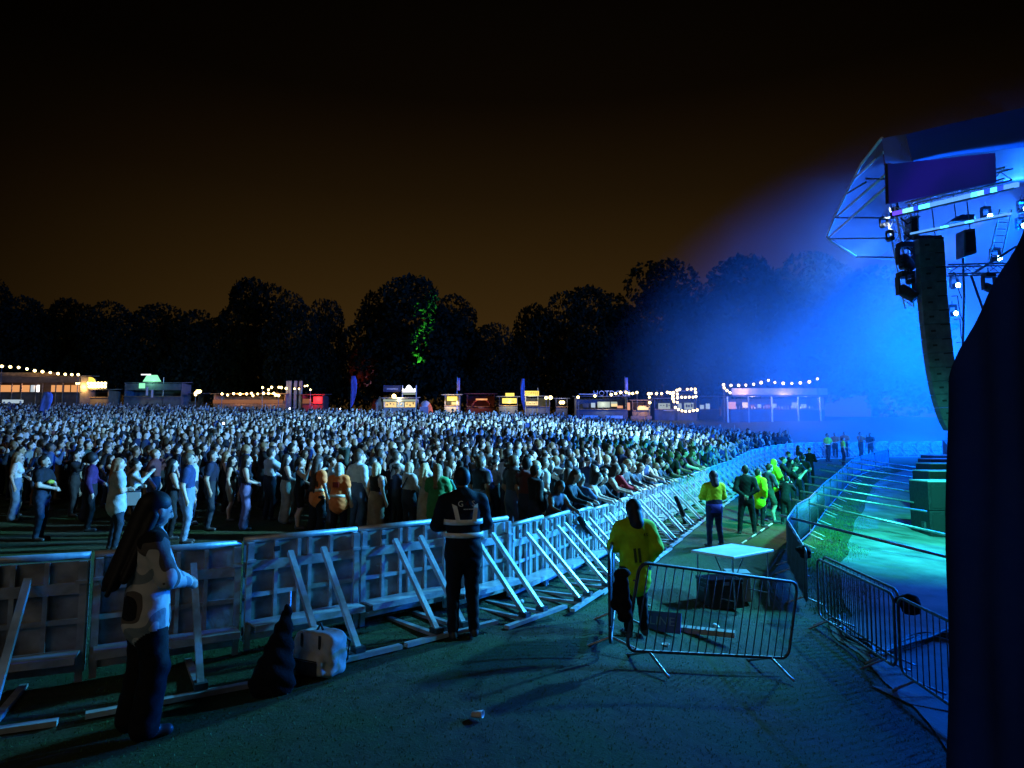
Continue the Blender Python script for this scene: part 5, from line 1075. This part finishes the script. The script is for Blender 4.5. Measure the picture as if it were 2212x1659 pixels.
# violet-lit scrim under the roof edge, its light put in as emission
so = thing('lit_scrim', 'dim violet-lit scrim hanging under the stage roof edge, its light painted as glow', 'screen', at(1918,440,21.5)); q = [at(1915,355,21.5), at(2150,330,18.9), at(2153,393,18.9), at(1917,440,21.5)]; lc = Vector(so.location); dv = Vector((0,.12,0))
vm = bpy.data.materials.new('violet_scrim_glow'); vm.use_nodes = True; t = vm.node_tree; b = t.nodes['Principled BSDF']; b.inputs['Base Color'].default_value = (.02,.02,.03,1); c = N(t, 'ShaderNodeTexCoord'); nz = N(t, 'ShaderNodeTexNoise'); nz.inputs['Scale'].default_value = .55; nz.inputs['Detail'].default_value = 1; L(t, c.outputs['Object'], nz.inputs['Vector'])
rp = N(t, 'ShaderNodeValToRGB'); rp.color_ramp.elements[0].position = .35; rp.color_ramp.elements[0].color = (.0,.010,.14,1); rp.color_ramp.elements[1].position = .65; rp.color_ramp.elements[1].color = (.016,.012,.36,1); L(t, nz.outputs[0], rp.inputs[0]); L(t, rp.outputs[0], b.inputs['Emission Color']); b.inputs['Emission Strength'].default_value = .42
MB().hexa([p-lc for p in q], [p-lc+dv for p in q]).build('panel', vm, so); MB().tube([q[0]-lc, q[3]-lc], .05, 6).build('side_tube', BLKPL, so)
# LED beams
LEDC = [('led_violet', (.12,.06,1.0), 1.6), ('led_cyan', (.08,.75,1.0), 2.6), ('led_blue', (.02,.08,1.0), 1.3), ('led_sky', (.12,.40,1.0), 1.1), ('led_mint', (.20,.85,.75), 1.8)]
def led(label, A, B, seq, hgt):
    o = thing('led_beam', label, 'light beam', A); n = len(seq)
    for k, i in enumerate(seq):
        a = A.lerp(B, k/n)-A; b_ = A.lerp(B, (k+.97)/n)-A; MB().beam(a, b_, .12, hgt).build('led_segment', glow(LEDC[i][0], LEDC[i][1], LEDC[i][2]), o)
    MB().beam(Vector((0,.14,0)), B-A+Vector((0,.14,0)), .12, hgt*1.3).build('housing', BLKPL, o)
led('upper LED strip beam changing from violet to cyan under the stage roof', at(1930,462,23), at(2200,398,19.5), [0,0,4,4,2,1,1,3,3,3,3,3,3,3,1,4,2,1,2,3,3], .13)
led('lower thin LED strip beam under the first one', at(1968,505,23.5), at(2184,461,20.5), [3,3,3,3,1,3,3,1,3,3,3,3], .06)
o = thing('roof_truss', 'lattice truss carrying the upper LED beam', 'truss', at(1965,444,23)); lc = Vector(o.location); truss(o, Vector((0,0,.25)), at(2180,392,19.9)-lc+Vector((0,0,.25)), .35, .025)
o = thing('truss_tower', 'leaning lattice tower left of the line array', 'truss', at(1945,460,25)); lc = Vector(o.location); truss(o, at(1938,448,25)-lc, at(1980,662,25)-lc, .55, .035, 11, EDGE)
for k in range(5): pa = at(1945+8*k*.9, 470+32*k, 24.6)-lc; MB().tube([pa, pa+Vector((.25,0,-.25)), pa+Vector((.5,0,-.1)), pa+Vector((.75,0,.05))], .03, 5).build('cable_loop', RUBBER, o)
# line array
LA = [(1985,2040,515),(1986,2042,546),(1987.5,2044,577),(1989,2046,608),(1991,2048,639),(1993.5,2051,670),(1996.5,2054,701),(2000,2057.5,732),(2004,2061,763),(2008.5,2065,794),(2014,2069,824),(2020,2074,853),(2028,2080,881),(2037,2087,907),(2049,2096,930)]
o = thing('line_array', 'tall curved line array of black loudspeaker cabinets hanging at the stage edge', 'loudspeaker', at(2012,515,24)); lc = Vector(o.location)
CAB = mat('loudspeaker_paint', (.085,.095,.115), .55, var=.3, scale=4, bump=.15, bscale=40); dz = Vector((0,.30,0))
for k in range(len(LA)-1):
    (a, b, y0), (c, d, y1) = LA[k], LA[k+1]; g_ = .15
    q = [at(a, y0+g_, 24)-lc, at(b, y0+g_-4, 23.9)-lc, at(d, y1-g_-4, 23.9)-lc, at(c, y1-g_, 24)-lc]
    cb = MB().hexa(q, [p+dz for p in q]).build('cabinet', CAB, o); bevel(cb, .02, 1)
    f = lambda u, v: (q[0].lerp(q[1], u)).lerp(q[3].lerp(q[2], u), v) - Vector((0,.006,0))
    for u0, u1, v0, v1 in ((.22,.40,.42,.56), (.60,.94,.05,.13)): MB().add([f(u0,v0), f(u1,v0), f(u1,v1), f(u0,v1)], [(3,2,1,0)]).build('handle_slot', RUBBER, cb)
top = at(2012,515,24)-lc; MB().beam(top+Vector((-.5,.3,.12)), top+Vector((.55,.3,.12)), .12, .16).build('fly_bar', DGALV, o)
for sx in (-.3, .35): MB().tube([top+Vector((sx,.3,.2)), top+Vector((sx*.7,.3,1.9))], .02, 5).build('chain', DGALV, o)
for k, yy in enumerate((590, 640, 690, 740, 790, 840)):
    a = at(2050+ (yy-590)*.11, yy, 24.2)-lc; b = at(2078+(yy-590)*.05, yy+55, 24.6)-lc; MB().tube([a, a+Vector((.22,0,.02)), b+Vector((-.1,0,.3)), b], .016, 5).build('speaker_cable', RUBBER, o)
# flown cabinets, moving lights and lamps
def hanger(name, label, cat, P4, depth, thick, m=None):
    p = [at(x, y, depth) for x, y in P4]; o = thing(name, label, cat, p[0]); lc = Vector(o.location); d_ = Vector((0,thick,0))
    c_ = MB().hexa([x-lc for x in p], [x-lc+d_ for x in p]).build('cabinet', m or CAB, o); bevel(c_, .03, 1)
    g_ = [p[0].lerp(p[1], .12).lerp(p[3].lerp(p[2], .12), .12), p[0].lerp(p[1], .88).lerp(p[3].lerp(p[2], .88), .12), p[0].lerp(p[1], .88).lerp(p[3].lerp(p[2], .88), .88), p[0].lerp(p[1], .12).lerp(p[3].lerp(p[2], .12), .88)]
    MB().hexa([x-lc-Vector((0,.02,0)) for x in g_], [x-lc-Vector((0,.002,0)) for x in g_]).build('grille', RUBBER, o)
    t_ = (p[0]+p[1])/2 - lc; MB().tube([t_, t_+Vector((.02,.1,1.1))], .02, 5).build('suspension', DGALV, o)
hanger('flown_speaker', 'black loudspeaker hung in the middle of the rig', 'loudspeaker', [(2083,496),(2108,492),(2112,546),(2084,554)], 24, .5)
hanger('flown_speaker', 'broad black monitor loudspeaker under the LED beam', 'loudspeaker', [(2052,478),(2078,462),(2108,462),(2106,474)], 27, .5)
hanger('flown_speaker', 'black box hung on the truss tower', 'loudspeaker', [(1966,468),(1986,464),(1987,512),(1968,516)], 24.6, .4)
def moving_head(label, px, py, D, sc, tilt, lit=None):
    p = at(px, py, D); o = thing('moving_head', label, 'stage light', p); o.scale = (sc,)*3
    MB().box(-.22,.22,-.18,.18,.50,.68).build('base', BLKPL, o); 
    for s_ in (-1, 1): MB().box(s_*.27-.03, s_*.27+.03, -.10, .10, -.08, .52).build('yoke_arm', BLKPL, o)
    h_ = MB().lathe([(.10,-.30),(.19,-.22),(.20,.05),(.17,.26),(.19,.30),(.18,.33)], 14).build('head', BLKPL, o, True); h_.rotation_euler = (R(tilt), R(-40), 0)
    l_ = MB().lathe([(.165,.331),(.16,.345)], 14).build('lens', glow('lens_'+label[:9], lit, 60) if lit else mat('dark_lens', (.02,.02,.03), .1), h_); 
    MB().tube([(0,0,.68),(0,0,.95)], .03, 6).build('clamp', DGALV, o)
    return o
moving_head('moving light drooping from the foot of the truss tower', 1958, 632, 24.5, 1.15, 150); moving_head('moving light hanging under the horizontal truss', 2137, 622, 24, .8, 140)
moving_head('boxy stage light clamped high on the truss tower', 1957, 566, 24.7, 1.1, 180)
for k, (px, py, D) in enumerate(((2062,618,31), (2058,678,33), (2150,560,27), (2207,454,30), (2203,490,33), (2130,470,28))):
    moving_head('lit stage lamp ' + ['glaring right of the line array','below the glaring one, right of the line array','behind the horizontal truss','high at the right picture edge','lower at the right picture edge','behind the lower LED strip'][k], px, py, D+.5, .7, 95, (.35,.85,1.0))
for p_, lb in (((47,44.4,10), 'large blue beam lamp deep on the stage'), ((42,31.4,10), 'large blue beam lamp at the middle of the stage'), ((45,60.4,9), 'large blue beam lamp at the far wing of the stage'), ((13.8,14.9,6.6), 'wash lamp over the near corner of the stage behind the drape'), ((14.6,23.7,8.6), 'lowest wash lamp on the truss tower'), ((13.7,15.5,7.9), 'upper wash lamp over the near stage corner behind the drape'), ((11.2,13.2,7.3), 'wash lamp over the concrete pit floor behind the drape'), ((14.4,24.1,9.8), 'third wash lamp up the truss tower'), ((14.3,24.3,10.4), 'fourth wash lamp up the truss tower'), ((14.5,23.9,10.9), 'top spot lamp on the truss tower'), ((14.7,23.5,8.0), 'spot lamp at the foot of the truss tower')):
    q = proj(p_); moving_head(lb, q[0], q[1], q[2]+.3, .5, 95, (.35,.85,1.0) if 'tower' not in lb and 'drape' not in lb else None)
o = thing('lighting_truss', 'horizontal lighting truss below the hung loudspeaker', 'truss', at(2046,584,25)); lc = Vector(o.location); truss(o, Vector((0,0,0)), at(2215,580,24)-lc, .36, .028, None, DGALV)
o = thing('ladder_truss', 'raking ladder truss at the right of the rig', 'truss', at(2140,556,24.5)); lc = Vector(o.location)
for dx in (0, 26): MB().tube([at(2135+dx,566,24.5)-lc, at(2160+dx,452,23.5)-lc], .028, 6).build('rail', EDGE, o)
for k in range(8): MB().tube([at(2135+25*k/8, 566-114*k/8, 24.5)-lc, at(2161+25*k/8, 566-114*k/8, 24.5)-lc], .018, 5).build('rung', EDGE, o)
for lb, pts_ in (('raking tube falling from the lighting truss behind the drape', [(2098,596,24.6),(2135,700,24.2),(2146,735,24)]), ('pair of hanging cables right of the line array', [(2080,545,25),(2083,640,25),(2080,760,25),(2086,880,25)]), ('slender raking pole crossing the lighting truss', [(2100,592,24.8),(2196,532,23.8)])):
    P = [at(*p) for p in pts_]; tag(MB().tube([p for p in P], .045, 7).build('rigging_tube', DGALV, None, True), lb, 'rigging tube')
# bass stacks along the stage front
subs = [((1996,2064),1040,1156,20.4), ((1999,2062),1018,1060,23.8), ((2004,2062),1002,1034,26.5), ((2006,2062),992,1014,29.3), ((2010,2062),984,1002,32.2)]
for k, ((a, b), yt, yb, D) in enumerate(subs):
    x0, x1 = pX(a, D), pX(b+14, D); g_ = min(tz(x0, D), tz(x1, D)) - .02; zt = pz(yt, D); h = zt - g_
    o = thing('bass_cabinet', 'black bass cabinet on the stage front, ' + ['nearest, tall','second from the camera','third from the camera','fourth from the camera','furthest, smallest'][k], 'loudspeaker', ((x0+x1)/2, D, g_), 0, 'bass cabinets along the stage front'); w = (x1-x0)/2
    for j in range(2): bevel(MB().box(-w, w, 0, 1.0, h*.5*j + .004*j, h*.5*(j+1) - .004).build('cabinet', BLKPL, o), .02, 1)
    MB().box(-w+.01, w-.01, .02, .98, h-.002, h+.03).build('lid', mat('grey_lid_board', (.42,.44,.46), .5, var=.15, scale=3), o); MB().box(-w+.08, w-.2, -.012, -.001, h*.55, h*.92).build('grille', RUBBER, o); MB().box(-w+.08, w-.2, -.012, -.001, h*.06, h*.44).build('grille', RUBBER, o)  # paler top board carries the light falling on the cabinet tops
    MB().box(-w-.06, -w-.001, .2, .35, h*.2, h*.3).build('bracket', DGALV, o)
# stage deck behind
V_ = [lerp_poly([(x+1.5, y+.6) for x, y in STAGEF[2:]], i/10) for i in range(11)]
mb = MB()
top_ = [(p.x, p.y, tz(p.x, p.y)+1.55) for p in V_]; bot_ = [(p.x, p.y, tz(p.x, p.y)-.1) for p in V_]; bk = [(p.x+14, p.y-4, z+0) for p, (_, _, z) in zip(V_, top_)]
so_ = thing('stage_deck', 'raised black stage deck behind the bass cabinets', 'stage', (0,0,0)); MB().sheet([top_, bk]).build('deck', BLKPL, so_); MB().sheet([bot_, top_]).build('front_skirt', BLACK, so_)
# black drape close on the right
dr = thing('black_drape', 'tall black scaffold drape close to the camera on the right', 'drape', (3.2, 4.55, tz(3.2, 4.55))); lc = Vector(dr.location); rows = []
nu = 64
for i in range(nu+1):
    u = i/nu; x = 3.115 + 3.6*u; yb = 4.62 + .12*u + .022*math.sin(u*70) + .014*math.sin(u*41)
    ztop = float(np.interp(x, [3.115,3.15,3.53,6.8], [2.56,2.62,3.27,8.8]))
    rows.append([(x - lc.x - .20*(1-j/14), yb - lc.y + .02*math.sin(j*.8+u*30), (lc.z-.15) + (ztop-lc.z+.15)*j/14 - lc.z) for j in range(15)])
DRAPE = mat('thin_black_drape', (.018,.024,.024), .9, var=.35, scale=5, bump=.3, bscale=30); _t = DRAPE.node_tree; _tr = N(_t, 'ShaderNodeBsdfTranslucent'); _tr.inputs[0].default_value = (.006,.010,.012,1); _mx = N(_t, 'ShaderNodeMixShader'); _mx.inputs[0].default_value = .5
L(_t, _t.nodes['Principled BSDF'].outputs[0], _mx.inputs[1]); L(_t, _tr.outputs[0], _mx.inputs[2]); L(_t, _mx.outputs[0], _t.nodes['Material Output'].inputs[0])
d_ = MB().sheet(rows).build('cloth', DRAPE, dr, True)
for x in (4.2, 5.6): MB().tube([(x-lc.x, 4.95-lc.y, -.1), (x-lc.x, 4.95-lc.y, float(np.interp(x, [3.15,3.53,6.8],[2.6,3.2,6.6]))-lc.z)], .024, 7).build('scaffold_pole', DGALV, dr)
# ------------------------------------------------------------------ things lying and standing in the pit
# folding table
c = at(1582, 1190, 11.2); g_ = tz(c.x, c.y)
tb = thing('folding_table', 'white folding table standing askew in the pit', 'table', (c.x, c.y, g_), R(38)); H_ = c.z - g_
bevel(MB().box(-.60,.60,-.42,.42,H_-.025,H_+.02).build('table_top', mat('white_table_top', (.66,.68,.70), .35, var=.08, scale=5), tb), .012, 2)
for sx in (-1, 1):
    for sy in (-1, 1): MB().tube([(sx*.52, sy*.34, H_-.026), (sx*.50, sy*.36, .0)], .014, 6).build('leg', GALV, tb)
    MB().tube([(sx*.51,-.35,.22),(sx*.51,.35,.22)], .011, 6).build('crossbar', GALV, tb)
MB().tube([(-.5,0,H_-.04),(-.1,0,.25),(.4,0,H_-.04)], .010, 6).build('brace', GALV, tb)
# crate and bin under the table
def crate(name, label, px, py, D, w, d, h, rz, m, lid=None):
    c = at(px, py, D); g_ = tz(c.x, c.y); o = thing(name, label, 'crate' if 'crate' in name else 'case', (c.x, c.y, g_), rz)
    bevel(MB().box(-w/2,w/2,-d/2,d/2,0,h*.86).build('body', m, o), .015, 2); bevel(MB().box(-w/2-.008,w/2+.008,-d/2-.008,d/2+.008,h*.862,h).build('lid', lid or m, o), .012, 2)
    for s_ in (-1, 1): MB().box(s_*w/2-.012*(s_ < 0), s_*w/2+.012*(s_ > 0), -.08,.08,h*.55,h*.68).build('handle', DGALV, o)
    MB().box(-.05,.05,-d/2-.02,-d/2-.0085,h*.80,h*.92).build('latch', GALV, o); return o
crate('flight_case', 'black flight case with a pale label under the folding table', 1553, 1240, 11.0, .62, .45, .48, R(12), BLKPL); crate('storage_crate', 'dull grey plastic crate beside the flight case under the table', 1592, 1236, 11.7, .40, .38, .50, R(-8), GREYP)
# long plank and blue lettered sign lying on the grass
c = at(1485, 1305, 9.05); g_ = tz(c.x, c.y); o = thing('timber_beam', 'long pale timber beam lying on the grass by the blue board', 'timber', (c.x, c.y, g_), R(-22)); 
MB().box(-.62,.62,-.07,.07,0,.07).build('beam', mat('grey_timber', (.30,.26,.23), .8, var=.25, scale=6, bump=.2), o)
for k in range(9): MB().box(-.55+.13*k,-.53+.13*k,-.071,.071,.0701,.074).build('strap', RUBBER, o)
c = at(1428, 1328, 8.75); g_ = tz(c.x, c.y); o = thing('blue_board', 'blue board with paler letters leaning on the timber beam', 'board', (c.x, c.y, g_), R(-18)); o.rotation_euler = (R(-38), 0, R(-20))
MB().box(-.25,.25,-.012,.012,0,.28).build('board', mat('blue_board', (.03,.05,.32), .6, var=.2, scale=8), o); l_ = link('lettering', text_mesh('LINE', .17, mat('pale_blue_letters', (.16,.20,.50), .6), .003), o, (0,-.016,.14)); l_.rotation_euler = (R(90),0,0)
# bottle, cups and litter
for k, (px, py, nm, lb, L_, r_, m_) in enumerate([(1543,1356,'water_bottle','clear plastic bottle lying on the grass behind the askew barrier',.22,.034,WHITEP),(1500,1368,'paper_plate','pale paper plate on the grass left of the bottle',.015,.10,WHITEP),(1020,1552,'crushed_cup','crushed white cup on the ground in the foreground',.09,.04,WHITEP),(1118,1306,'paper_cup','small pale cup on the ground right of the security guard',.08,.035,WHITEP),(1400,1310,'paper_scrap','white scrap on the grass at the blue board',.02,.04,WHITEP),(1438,1395,'paper_scrap','white scrap under the askew barrier',.02,.05,WHITEP)]):
    p = ground_hit(px, py, 4, 20); o = thing(nm, lb, 'bottle' if 'bottle' in nm else 'litter', (p.x, p.y, tz(p.x, p.y)), R(37*k))
    if nm == 'water_bottle': b_ = MB().lathe([(.005,0),(r_,.01),(r_,L_*.68),(r_*.45,L_*.85),(r_*.45,L_*.93)], 12).build('body', m_, o, True); b_.rotation_euler = (R(86),0,0); b_.location = (0,0,r_); c2 = MB().lathe([(r_*.5,L_*.93),(r_*.5,L_)], 10).build('cap', mat('blue_cap', (.05,.1,.4), .5), o); c2.rotation_euler = (R(86),0,0); c2.location = (0,0,r_)
    else:
        b_ = MB().lathe([(r_*.72,0),(r_,L_),(r_*.93,L_),(r_*.66,.006)], 12).build('body', m_, o, True); b_.location = (0,0,.003)
        if 'cup' in nm: b_.rotation_euler = (R(82),0,0); b_.scale = (1,.7,1); b_.location = (0,0,r_*.7)
# bags at the barrier
def rucksack(label, px, py, w, d, h, rz, m, strapm):
    p = ground_hit(px, py, 4, 14); o = thing('rucksack', label, 'bag', (p.x, p.y, tz(p.x, p.y)), rz)
    P = [('b',(0,0,h*.46),(w*.5,d*.36,h*.46),.06,1), ('b',(0,-d*.40,h*.30),(w*.38,d*.16,h*.24),.04,1), ('b',(w*.04,.0,h*.86),(w*.40,d*.32,h*.12),.05,1), ('c',(-w*.46,0,h*.12),(-w*.46,0,h*.5),.05,.05,1.0,1)]
    b_ = link('body', body_mesh('body', P, .014, [m]*7, k=.03, fold=.009), o)
    MB().box(-w*.30,w*.30,-d*.585,-d*.575,h*.10,h*.40).build('pocket', strapm, o); MB().box(-w*.505,-w*.49,-d*.2,d*.2,h*.2,h*.75).build('side_panel', strapm, o)
    for s_ in (-1,1): MB().box(s_*w*.22-.012,s_*w*.22+.012,-d*.38,-d*.365,h*.45,h*.95).build('compression_strap', strapm, o)
    for s_ in (-1,1): MB().tube([(s_*w*.2,d*.42,h*.85),(s_*w*.3,d*.72,h*.6),(s_*w*.3,d*.62,h*.2),(s_*w*.2,d*.4,h*.08)], .016, 6).build('shoulder_strap', strapm, o)
    MB().tube([(-w*.08,.0,h*.95),(0,.0,h*1.12),(w*.08,.0,h*.95)], .012, 6).build('grab_handle', strapm, o); MB().box(-w*.3,w*.3,-d*.60,-d*.585,h*.42,h*.44).build('zip', RUBBER, o)
GBAG = mat('pale_grey_nylon', (.46,.48,.50), .6, var=.12, scale=6, bump=.35, bscale=16); DBAG = mat('black_nylon', (.012,.013,.016), .6, var=.4, scale=9, bump=.3, bscale=20)
rucksack('pale grey rucksack on the ground between two barrier struts', 690, 1452, .46, .34, .38, R(-25), GBAG, DBAG); rucksack('dark bag under the barrier behind the pale strut pair right of the guard', 1245, 1222, .40, .3, .42, R(20), DBAG, DBAG)
p = ground_hit(600, 1500, 4, 14); o = thing('folded_umbrella', 'tall dark folded banner leaning on a barrier strut by the pale rucksack', 'banner', (p.x, p.y, tz(p.x, p.y)), R(20))
P = [('c',(-.06,.0,.10),(.06,.16,.66),.17,.025,.45,1), ('c',(.06,.0,.06),(.07,.15,.6),.07,.02,.6,1)]
link('cloth', body_mesh('cloth', P, .014, [BLACK]*7, k=.05, fold=.010), o); MB().tube([(.07,-.03,0),(.08,.20,.78)], .012, 6).build('pole', GALV, o)
for k, (px, py, px2, py2) in enumerate(((1252,1120,1292,1180), (1460,1075,1480,1130))):
    a = at(px, py, 11.3 + 4.5*k); p = ground_hit(px2, py2, 5, 22); tag(MB().tube([a, a.lerp(p,.5)+Vector((.05,0,-.06)), p], [.05,.07,.05], 8).build('furled_banner', BLACK, None, True), ['dark furled banner tied along a barrier strut', 'dark furled banner further along the barrier'][k], 'banner')
# low black plank / cable ramp at the pit edge
p = ground_hit(1330, 1272, 5, 20); o = thing('cable_ramp', 'dark cable ramp lying behind the yellow rain jacket', 'cable ramp', (p.x, p.y, tz(p.x, p.y)), R(-12)); MB().add([(-.5,-.16,0),(.5,-.16,0),(.5,.16,0),(-.5,.16,0),(-.5,-.06,.05),(.5,-.06,.05),(.5,.06,.05),(-.5,.06,.05)], [(0,3,2,1),(4,5,6,7),(0,1,5,4),(1,2,6,5),(2,3,7,6),(3,0,4,7)]).build('body', RUBBER, o); MB().box(-.49,.49,-.05,.05,.0502,.056).build('lid', GREYP, o)
# striped pole lying in the pit
a, b = ground_hit(1578, 1193, 5, 30), ground_hit(1668, 1140, 5, 30); a.z += .03; b.z += .12
if a and b:
    o = thing('striped_pole', 'striped pole lying across the pit ground towards the inner fence', 'pole', a)
    for k in range(9): MB().tube([(b-a)*(k/9), (b-a)*((k+.96)/9)], .022, 6).build('pole_band', [WHITEP, BLKPL][k % 2], o)
# cable bundle on the concrete and clamps
rj = random.Random(11)
for k in range(6):
    pts_ = [(1790+6*k, 1352-3*k), (1830, 1362+5*k), (1865+3*k, 1388+4*k), (1890, 1412+4*k), (1925, 1402+3*k), (1965, 1382+5*k), (2010, 1372+4*k), (2062, 1392-5*k)]
    P = [ground_hit(x+rj.uniform(-4,4), y+rj.uniform(-3,3), 3, 16) for x, y in pts_]; P = [Vector((p.x, p.y, tz(p.x, p.y)+.05+.015*k)) for p in P]; Q = catmull([(p.x, p.y) for p in P], 5)
    Q = [Vector((q.x, q.y, tz(q.x, q.y)+.04+.012*k)) for q in Q]; tag(MB().tube(Q, .021, 7).build('power_cable', RUBBER, None, True), ['uppermost','second','third','fourth','fifth','lowest'][k] + ' black power cable in the bundle snaking over the concrete', 'cable', 'cables bundled on the concrete')
def clamp_wrap(label, px, py, D, s):
    p = at(px, py, D); P = [('e',(0,0,0),(.12*s,.09*s,.10*s),1), ('e',(-.10*s,0,.02*s),(.07*s,.06*s,.05*s),1), ('e',(.02*s,0,-.09*s),(.10*s,.07*s,.05*s),1)]
    tag(link('cloth_wrap', body_mesh('cloth_wrap', P, .014, [BLACK]*7, k=.03, fold=.006), None, p), label, 'cloth')
clamp_wrap('black cloth bundle tied on the rail where the drape-side barriers meet', 1965, 1302, 8.5, 1.15); clamp_wrap('black clamp cover on the inner fence corner', 1738, 1190, 11.75, 1.0); 
# steel sheet on the ground beside the drape and a dark case in the foreground
p = ground_hit(2000, 1520, 3, 10); MB().add([(x, y, tz(x, y)+.02) for x, y in ((p.x-.45,p.y+.35),(p.x+.55,p.y+.05),(p.x+.55,p.y-.35),(p.x-.25,p.y-.12))], [(3,2,1,0)]).build('ground_sheet', CONC)
bpy.data.objects['ground_sheet'].modifiers.new('t','SOLIDIFY').thickness = .012; tag(bpy.data.objects['ground_sheet'], 'pale board on the ground at the foot of the black drape', 'board')
o = thing('draped_case', 'low case under black cloth in the near right foreground', 'case', (1.75, 2.55, tz(1.75, 2.55)-.05), R(-8)); P = [('c',(-.55,0,.25),(.75,.05,.25),.30,.34,1.0,1),('e',(.3,0,.42),(.5,.32,.25),1),('e',(1.3,.1,.3),(.5,.3,.4),1)]
link('cloth', body_mesh('cloth', P, .03, [BLACK]*7, k=.10, fold=.012), o)
# phones held up in the crowd
for k, (px, py, D) in enumerate(((626,884,46),(483,917,33),(735,884,60),(690,905,40))):
    p = at(px, py, D); o = thing('mobile_phone', 'glowing phone held up in the crowd ' + ['at left, larger','lower left, small','below the violet flag','between the terrace bar and the orange vests'][k], 'phone', p); MB().box(-.04,.04,-.004,.004,-.075,.075).build('case', RUBBER, o); MB().ball((0,-.02,.05), .05, 8, 5).build('flash', glow('phone_flash', (.85,.93,1.0), 12), o)

p = at(1345, 1285, 6.93); P = [('c',(0,0,.22),(.02,0,-.20),.05,.085,.7,1), ('c',(-.05,0,.2),(-.08,0,-.12),.035,.05,.7,1), ('e',(0,0,.22),(.09,.06,.05),1)]
tag(link('dark_jacket', body_mesh('dark_jacket', P, .014, [BLACK]*7, k=.03, fold=.008), None, p), 'dark jacket hung over the left end of the askew barrier', 'jacket')
